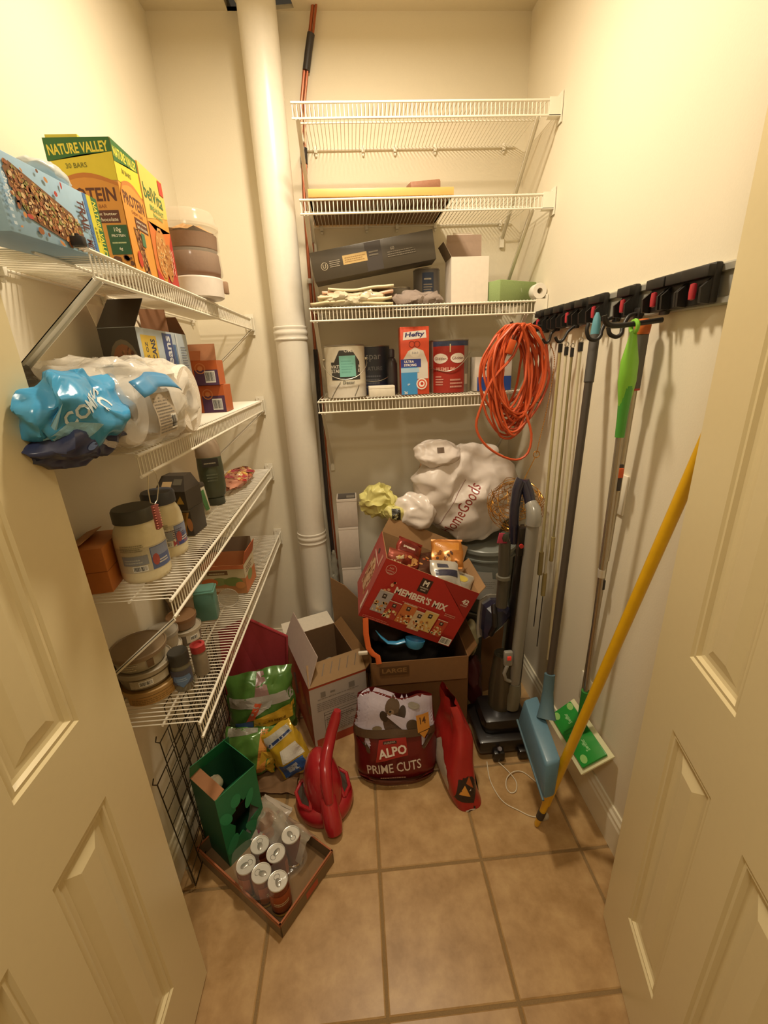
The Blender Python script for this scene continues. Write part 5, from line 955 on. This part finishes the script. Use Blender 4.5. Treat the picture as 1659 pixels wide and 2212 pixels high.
MB().slab([(.405, 1.475, .004), (.47, 1.47, .004), (.465, 1.50, .09), (.42, 1.505, .12)], (0, 1, .2), .002).build('page', mat('7a6234', .7), t, smooth=False)

# thin white cable on the tiles
cb_ = [(.431, 1.232), (.420, 1.16), (.428, 1.10), (.446, 1.062), (.482, 1.034), (.512, 1.012), (.536, 1.004)]
def spl(P, n=8):
    out = []; P = [Vector(p) for p in P]
    for i in range(len(P)-1):
        p0, p1, p2, p3 = P[max(0, i-1)], P[i], P[i+1], P[min(len(P)-1, i+2)]
        for k in range(n):
            t = k/n; out.append(.5*((2*p1)+(-p0+p2)*t+(2*p0-5*p1+4*p2-p3)*t*t+(-p0+3*p1-3*p2+p3)*t**3))
    return out+[P[-1]]
t = thing('thin_cord', 'thin white cord looped on the tiles between the red bag and the blue dustpan', 'cord', (0, 0, 0))
MB().tube(spl([(x, y, .003) for x, y in cb_]), .0018, 6).build('cord_run', mat('d9cdb4', .5), t)
MB().tube(spl([(x, y, .0035+z) for x, y, z in ((.475, 1.225, 0), (.500, 1.180, 0), (.513, 1.138, .0), (.500, 1.104, .0), (.478, 1.098, 0), (.470, 1.122, 0), (.485, 1.155, .004), (.520, 1.176, .004), (.555, 1.172, 0), (.585, 1.13, 0))]), .0018, 6).build('cord_loop', mat('d9cdb4', .5), t)

# ------------------------------------------------------------------ right wall: switch, outlet, tool rail
PLW = mat('ebe2cc', .35, var=.01)
t = thing('light_switch', 'white light switch plate on the right wall behind the silver pole', 'switch', (XR, 1.128, 1.115), -pi/2)
MB().bx((-.036, -.006, -.058), (.036, 0, .058)).build('plate', PLW, t, bevel=.002); MB().bx((-.016, -.009, -.032), (.016, -.005, .032)).build('rocker', PLW, t, bevel=.0015)
t = thing('wall_outlet', 'white wall outlet plate low on the right wall behind the mop pole', 'outlet', (XR, 1.145, .395), -pi/2)
MB().bx((-.036, -.006, -.058), (.036, 0, .058)).build('plate', PLW, t, bevel=.002)
for s in (-1, 1):
    o = MB().bx((-.016, -.0075, s*.024-.014), (.016, -.0055, s*.024+.014)).build('socket', PLW, t, bevel=.003)
    MB().bx((-.007, -.0079, s*.024-.004), (-.005, -.0074, s*.024+.006)).build('slot', TAPE, o, smooth=False); MB().bx((.005, -.0079, s*.024-.004), (.007, -.0074, s*.024+.005)).build('slot', TAPE, o, smooth=False)
ALU = mat('b9b6aa', .35, .5, var=.02); HB = mat('201d1a', .45); HR = mat('b5303a', .4)
t = thing('tool_rail', 'long grey metal tool rail screwed along the right wall', 'rail', (0, 0, 0))
prof = [(XR, 1.577), (XR-.012, 1.577), (XR-.014, 1.580), (XR-.014, 1.590), (XR-.008, 1.592), (XR-.007, 1.636), (XR-.014, 1.638), (XR-.014, 1.650), (XR-.012, 1.653), (XR, 1.653)]
b = MB(); k = len(prof); b.add([(x, y, z) for y in (.822, 1.75) for x, z in prof], [(i, (i+1) % k, (i+1) % k+k, i+k) for i in range(k)]+[tuple(range(k-1, -1, -1)), tuple(range(k, 2*k))]); b.build('channel', ALU, t, smooth=False)
HG = 'black spring tool holders on the rail'
def holder(y, label, w=.05, red=True):
    t = thing('tool_holder', label, 'tool holder', (XR-.0145, y, 1.615), 0, HG)
    MB().bx((-.016, -w/2, -.034), (0, w/2, .040)).build('housing', HB, t, bevel=.004)
    MB().bx((-.030, -w/2, .014), (-.014, w/2, .036)).build('top_lip', HB, t, bevel=.003)
    for s in (-1, 1): MB().slab([(-.014, s*w*.42-.003, .014), (-.036, s*w*.42-.003, -.004), (-.034, s*w*.42-.003, -.032), (-.014, s*w*.42-.003, -.034)], (0, 1, 0), .006).build('cheek', HB, t, smooth=False)
    if red: MB().lathe([(.001, -.016), (.006, -.014), (.007, 0), (.006, .014), (.001, .016)], (-.026, 0, -.008), n=16).build('roller', HR, t)
    return t
for y, w, lb, rd in ((1.695, .055, 'black tool holder farthest from the door, above the orange cord', True), (1.615, .05, 'black tool holder second from the far end of the rail', False), (1.545, .05, 'black tool holder above the silver rings of the thin rods', False),
                     (1.465, .05, 'black tool holder with a red roller left of the dark pole', True), (1.395, .05, 'black tool holder just left of the dark pole tip', False), (1.305, .06, 'black tool holder right of the dark pole tip', True),
                     (1.165, .055, 'single black tool holder above the green handle', True), (1.045, .062, 'black tool holder with a bright red roller right of the orange tipped pole', True), (.985, .05, 'black tool holder squeezed between the two nearest ones', False), (.925, .075, 'widest black tool holder, nearest the door', True)):
    holder(y, lb, w, rd)
def hookw(label, pts, y, r=.005, group='black hooks on the rail'):
    t = thing('rail_hook', label, 'hook', (XR-.0145, y, 1.585), 0, group); MB().bx((-.012, -.012, -.012), (0, .012, .014)).build('mount', HB, t, bevel=.003); MB().tube(spl(pts), r, 10).build('hook_arm', HB, t); return t
hookw('black hook arm holding the green and orange tipped poles', [(-.008, 0, -.022), (-.05, 0, -.026), (-.10, 0, -.030), (-.128, 0, -.029), (-.142, 0, -.022), (-.147, 0, -.008)], 1.03, .006)
hookw('round black hook loop just right of the dark pole', [(-.01, 0, .0), (-.03, 0, -.005), (-.045, -.005, -.03), (-.05, -.01, -.045), (-.062, -.01, -.055), (-.08, -.008, -.05), (-.088, -.006, -.03), (-.084, -.004, -.012)], 1.22, .005)
hookw('round black hook loop left of the green handle', [(-.01, 0, .0), (-.03, 0, -.005), (-.045, -.005, -.03), (-.05, -.01, -.045), (-.062, -.01, -.052), (-.078, -.008, -.045), (-.084, -.006, -.028)], 1.125, .005)
hookw('black hook carrying the silver rod rings', [(-.01, 0, -.005), (-.03, 0, -.02), (-.045, 0, -.045), (-.06, 0, -.05), (-.072, 0, -.035)], 1.44, .0045)
hookw('black hook arm carrying the orange extension cord', [(-.01, 0, .008), (-.05, 0, .012), (-.10, 0, .008), (-.13, 0, .012), (-.14, 0, .03)], 1.66, .006)
hookw('black hook behind the gold bead chain', [(-.01, 0, -.005), (-.025, 0, -.02), (-.03, 0, -.04), (-.042, 0, -.048), (-.054, 0, -.035)], 1.575, .0045)

# thin rods hung by rings
BEI = mat('b5a473', .5, var=.02); BE2 = mat('d3c8a8', .45)
GP = 'thin blind rods hanging at the far end of the rail'
for i, (x, y, z0, z1, m, r, lb) in enumerate(((.680, 1.448, .70, 1.515, BEI, .0052, 'beige thin rod with a cut end sleeve, leftmost of the hanging rods'), (.690, 1.425, .62, 1.505, BE2, .0048, 'cream thin rod second from left among the hanging rods'),
                                              (.697, 1.400, .78, 1.50, mat('8f8258', .5), .0042, 'olive thin rod third from left among the hanging rods'), (.705, 1.365, .36, 1.515, BE2, .0055, 'pale thin rod nearest the dark pole'))):
    t = thing('hanging_rod', lb, 'rod', (x, y, z1), 0, GP)
    MB().tube([(0, 0, 0), (-.004, -.004, -(z1-z0))], r, 10).build('rod', m, t)
    MB().tube([(0, 0, -.012), (0, 0, .014)], r*1.35, 10).build('black_cap', HB, t)
    MB().tube([(.0065*cos(2*pi*k/12), 0, .021+.0065*sin(2*pi*k/12)) for k in range(12)], .0018, 6, closed=True).build('ring', mat('cfcac0', .15, .9), t)
    if i < 3: MB().tube([(-.004, -.004, -(z1-z0)+.09), (-.0045, -.0045, -(z1-z0)-.005)], r*1.8, 10).build('end_sleeve', mat('a3905c', .5), t)
    if i < 2: MB().tube([(-.004, -.004, -(z1-z0)), (-.008, -.006, -(z1-z0)-.14), (-.010, -.006, -(z1-z0)-.24)], .002, 6).build('wire_end', TAPE, t)

# dark pole with blue tip and blue dustpan head
t = thing('long_dustpan', 'grey blue long-handled dustpan with a dark pole hanging from the rail', 'dustpan', (0, 0, 0))
top, bot = Vector((.690, 1.262, 1.545)), Vector((.575, 1.093, .490)); DK = mat('453c34', .4); GB_ = mat('5b7f92', .4, coat=.15); GBD = mat('4f6a75', .45)
MB().tube([top, top.lerp(bot, .12)], .0135, 18).build('grip', mat('4d4843', .6), t)
MB().tube([top.lerp(bot, .12), bot], .0112, 18).build('pole', DK, t)
MB().tube([top+Vector((0, 0, -.01)), top+Vector((.001, .001, .022)), top+Vector((.001, .001, .045)), top+Vector((.001, .001, .058))], [.0130, .0120, .009, .004], 16).build('blue_tip', mat('5f9aa8', .35), t)
MB().tube([bot+Vector((0, 0, .035)), bot+Vector((-.003, -.006, -.03)), bot+Vector((-.010, -.022, -.075)), bot+Vector((-.018, -.042, -.105))], [.0165, .017, .022, .030], 18, flat=.6).build('socket', GBD, t)
A_, B_, F_ = (.515, 1.134, .391), (.572, 1.155, .386), (.505, 1.150, .287)
P_, C_, E_, D_ = (.495, .910, .359), (.545, .915, .370), (.488, .885, .248), (.528, .895, .245); G_ = (.555, 1.150, .30)
b = MB(); b.add([A_, B_, G_, F_, P_, C_, D_, E_], [(0, 1, 5, 4), (0, 4, 7, 3), (1, 2, 6, 5), (2, 3, 7, 6), (0, 3, 2, 1), (4, 5, 6, 7)]); b.build('pan', GB_, t, bevel=.009)
MB().tube([Vector(F_)+Vector((-.001, 0, 0)), Vector(E_)+Vector((-.001, 0, 0))], .004, 8).build('pan_lip', GBD, t)
o = blob('clear_tag', mat('cfc8b4', .2, clear=.4), None, (.548, .985, .030), (.020, .004, .022), .006, 40, 3, 20, 14); tag(o, 'clear plastic tag by the foot of the yellow pole', 'plastic')

# flat mop: green handle, silver pole, green head
t = thing('flat_mop', 'flat mop with lime green handle, silver pole and green and white cloth head', 'mop', (0, 0, 0))
LG, MG, DG = mat('7fbf3a', .35, coat=.2), mat('4a9a3a', .35, coat=.2), mat('2f7f33', .4)
hc = Vector((.685, 1.062, .305)); ht = Vector((.655, 1.030, 1.545))
def al(k): return hc.lerp(ht, k)
ax = (ht-hc).normalized()
MB().tube([ht+Vector((0, .013*cos(2*pi*k/16), .013*sin(2*pi*k/16)+.006)) for k in range(16)], .0048, 8, closed=True).build('hanging_loop', LG, t)
MB().tube([ht-ax*.004, ht-ax*.03, ht-ax*.07, ht-ax*.115, ht-ax*.155, ht-ax*.185], [.007, .012, .0205, .0215, .016, .0115], 20, flat=.8).build('upper_grip', LG, t)
MB().tube([ht-ax*.125, ht-ax*.16, ht-ax*.20, ht-ax*.25], [.0165, .0140, .0120, .0112], 18).build('lower_grip', MG, t)
MB().tube([ht-ax*.245, al(.48)], .0088, 16).build('pole_section', mat('b5ada0', .22, .85), t); MB().tube([al(.49), al(.115)], .0076, 16).build('pole_section', mat('a89c8c', .22, .85), t)
MB().tube([al(.475), al(.495)], .0098, 16).build('joint', mat('dcd8cc', .3, .5), t)
MB().tube([al(.14), al(.06), hc+Vector((0, 0, .03))], [.0125, .0135, .015], 14).build('neck', DG, t); MB().tube([hc+Vector((0, -.012, .022)), hc+Vector((0, .012, .022))], .014, 14).build('swivel', DG, t)
HA, HBb, HC, HD = Vector((.643, 1.182, .250)), Vector((.650, .957, .250)), Vector((.727, .945, .320)), Vector((.722, 1.180, .318))
nn = (HBb-HA).cross(HD-HA).normalized(); nn = nn if nn.z > 0 else -nn
def hp(u, v): return HA.lerp(HBb, u).lerp(HD.lerp(HC, u), v)
MB().slab([hp(-.02, -.10), hp(1.02, -.10), hp(1.02, 1.06), hp(-.02, 1.06)], nn, .007).build('white_pad', mat('d9d3a8', .8, bump=.3), t, bevel=.002)
MB().slab([hp(.02, .06)+nn*.0085, hp(.98, .06)+nn*.0085, hp(.98, .92)+nn*.0085, hp(.02, .92)+nn*.0085], nn, .010).build('green_plate', mat('2c9038', .3, coat=.3), t, bevel=.003)
U_, V_ = (HBb-HA).normalized(), ((HD-HA)-(HBb-HA)*((HD-HA).dot(HBb-HA)/(HBb-HA).length_squared)).normalized()
a = Art(face(hp(.02, .06)+nn*.0185, U_, V_, nn), base=.0006)
for x, y in ((.022, .02), (.022, .078), (.198, .02), (.198, .078)): a.ell(x, y, .015, .011, '8fc06a')
a.text('Swiffer', .055, .048, .014, '9fd090', w=.042, a=pi, italic=.2); a.text('Swiffer', .165, .048, .014, '9fd090', w=.045, a=pi, italic=.2)
for k in range(4): a.poly([(.085+k*.012, .012), (.088+k*.012, .012), (.100+k*.012, .088), (.097+k*.012, .088)], '247a30')
a.done(t)
# duster pole with orange tip
t = thing('duster_pole', 'silver telescopic pole with a grey grip and orange tip behind the green handle', 'pole', (0, 0, 0))
dt, db = Vector((.700, 1.067, 1.535)), Vector((.7265, 1.138, .40))
ax2 = (dt-db).normalized()
MB().tube([dt, dt-ax2*.125], .0155, 18).build('grip', mat('5d574e', .6), t); MB().lathe([(.0158, 0), (.0165, .004), (.018, .018), (.017, .028), (.010, .034), (.001, .035)], dt, n=24).build('orange_tip', mat('cf6a2c', .4), t)
MB().tube([dt-ax2*.125, dt-ax2*.130], .0157, 18).build('red_ring', mat('b03a34', .4), t)
MB().tube([dt-ax2*.13, dt-ax2*.62], .0108, 16).build('pole_section', mat('b9b09c', .25, .7), t); MB().tube([dt-ax2*.62, db], .0088, 16).build('pole_section', mat('b5aa92', .3, .6), t)
MB().box(dt-ax2*.36+Vector((-.008, -.006, 0)), (.020, .018, .075)).build('lock_slider', mat('3a3430', .45), t, bevel=.003); MB().box(dt-ax2*.345+Vector((-.008, -.018, 0)), (.014, .006, .026)).build('orange_button', mat('cf5a28', .4), t, bevel=.001)
MB().box(dt-ax2*.70+Vector((-.002, -.012, 0)), (.010, .008, .032)).build('black_clip', HB, t, bevel=.001)

# yellow pole leaning into the corner
t = thing('yellow_pole', 'yellow pole leaning from the floor tiles against the right wall behind the door', 'pole', (0, 0, 0))
p0, p1 = Vector((.524, .978, .004)), Vector((.724, .812, 1.42)); YL = mat('dcaa10', .35, coat=.2, var=.05)
MB().tube([p0.lerp(p1, .085), p1], .0135, 20).build('shaft', YL, t); MB().tube([p0.lerp(p1, .03), p0.lerp(p1, .055)], .0125, 16).build('black_band', TAPE, t)
MB().tube([p0.lerp(p1, .055), p0.lerp(p1, .086)], .0105, 16).build('neck', YL, t)
MB().tube([p0, p0.lerp(p1, .008), p0.lerp(p1, .016), p0.lerp(p1, .024), p0.lerp(p1, .031)], [.007, .0095, .0085, .0105, .0115], 16).build('threaded_tip', YL, t)

# ------------------------------------------------------------------ orange extension cord coil
rn = random.Random(12); pts = []
for i in range(24):
    a_ = rn.uniform(.045, .118); b_ = rn.uniform(.135, .205); cx = .586+rn.uniform(-.014, .026)+(a_-.06)*.25; yy = 1.665-i*.0036; tilt = rn.uniform(-.10, .16)
    for k in range(20):
        th = pi/2+2*pi*k/20; s = sin(th); w = a_*(1-.38*max(0, s)**3-.12*max(0, -s)**2); x = cos(th)*w; z = s*b_
        pts.append(Vector((cx+x*cos(tilt)+z*sin(tilt)+rn.uniform(-.003, .003), yy-.0042*k/20+rn.uniform(-.006, .006)+.008*sin(th*2+i), 1.600-b_*.985+z*cos(tilt)+.0)))
pts += [Vector(p) for p in ((.575, 1.585, 1.50), (.50, 1.58, 1.42), (.462, 1.575, 1.33), (.445, 1.575, 1.26), (.47, 1.57, 1.20), (.53, 1.565, 1.15), (.60, 1.565, 1.125), (.645, 1.565, 1.15), (.655, 1.57, 1.22), (.63, 1.58, 1.30))]
t = thing('extension_cord', 'orange extension cord coiled and hanging from the rail before the back shelves', 'cord', (0, 0, 0))
MB().tube(spl(pts, 3), .0047, 6).build('cord_coil', mat('cc562a', .45, var=.04), t)
o = MB().box((0, 0, 0), (.024, .018, .048)).build('plug', mat('c9531f', .45), t, bevel=.004); o.location = (.560, 1.575, 1.528); o.rotation_euler = (0, radians(18), 0)
for s in (-1, 1): MB().bx((s*.006-.001, -.003, .024), (s*.006+.001, .003, .040)).build('prong', mat('a8a49a', .2, .9), o, smooth=False)
# gold bead chain and wire ball
GOLD = mat('c08a3a', .25, .9, var=.1)
t = thing('gold_chain', 'gold bead chain hanging from the rail down to the gold wire ball', 'chain', (0, 0, 0))
P = spl([(.700, 1.575, 1.535), (.722, 1.575, 1.48), (.715, 1.57, 1.38), (.698, 1.56, 1.28), (.682, 1.555, 1.20), (.672, 1.55, 1.15)], 11); b = MB()
for p in P[::1]: b.lathe([(.0003, -.0026), (.0026, 0), (.0003, .0026)], p, n=6)
b.build('beads', GOLD, t, kind='stuff'); MB().tube(P, .0008, 5).build('thread', GOLD, t)
MB().tube([(.672+.012*cos(2*pi*k/16), 1.55, 1.145+.012*sin(2*pi*k/16)) for k in range(16)], .0016, 6, closed=True).build('ring', GOLD, t); MB().tube(spl([(.668, 1.55, 1.135), (.652, 1.548, 1.10), (.635, 1.545, 1.065), (.622, 1.54, 1.03)]), .0016, 6).build('thread', GOLD, t)
t = thing('gold_wire_ball', 'open ball of looped gold wire hanging before the white store bag', 'ornament', (.604, 1.545, .945)); rn = random.Random(5)
for i in range(20):
    M = Matrix.Rotation(rn.uniform(0, pi), 4, 'Z') @ Matrix.Rotation(rn.uniform(0, pi), 4, 'X'); r = .108*rn.uniform(.85, 1.02); off = rn.uniform(-.5, .5)*r; rr = sqrt(r*r-off*off); wv = rn.uniform(.04, .10); kk = rn.choice((4, 5, 6, 7))
    MB().tube([M @ Vector((rr*cos(2*pi*k/44)*(1+wv*.3*sin(kk*2*pi*k/44)), rr*sin(2*pi*k/44), off+rr*wv*2*sin(kk*2*pi*k/44))) for k in range(44)], .0011, 5, closed=True).build('wire_loop', GOLD, t)

# flush lamp on the closet ceiling and a hall lamp behind the camera
for nm, lb, x, y, r in (('ceiling_lamp', 'round flush ceiling lamp inside the pantry', .12, 1.2, .11), ('ceiling_lamp', 'round flush ceiling lamp in the hall', -.15, -.35, .16)):
    t = thing(nm, lb, 'lamp', (x, y, ZC)); MB().lathe([(.001, 0), (r, 0), (r, -.018), (r*.93, -.024), (r*.90, -.02), (.001, -.02)], n=36).build('fitting', mat('d9d2c0', .4), t)
    MB().lathe([(r*.88, -.021), (r*.80, -.034), (r*.5, -.044), (.001, -.046)], n=36, cap=False).build('diffuser', mat('fff0d0', .4, emit=4), t)
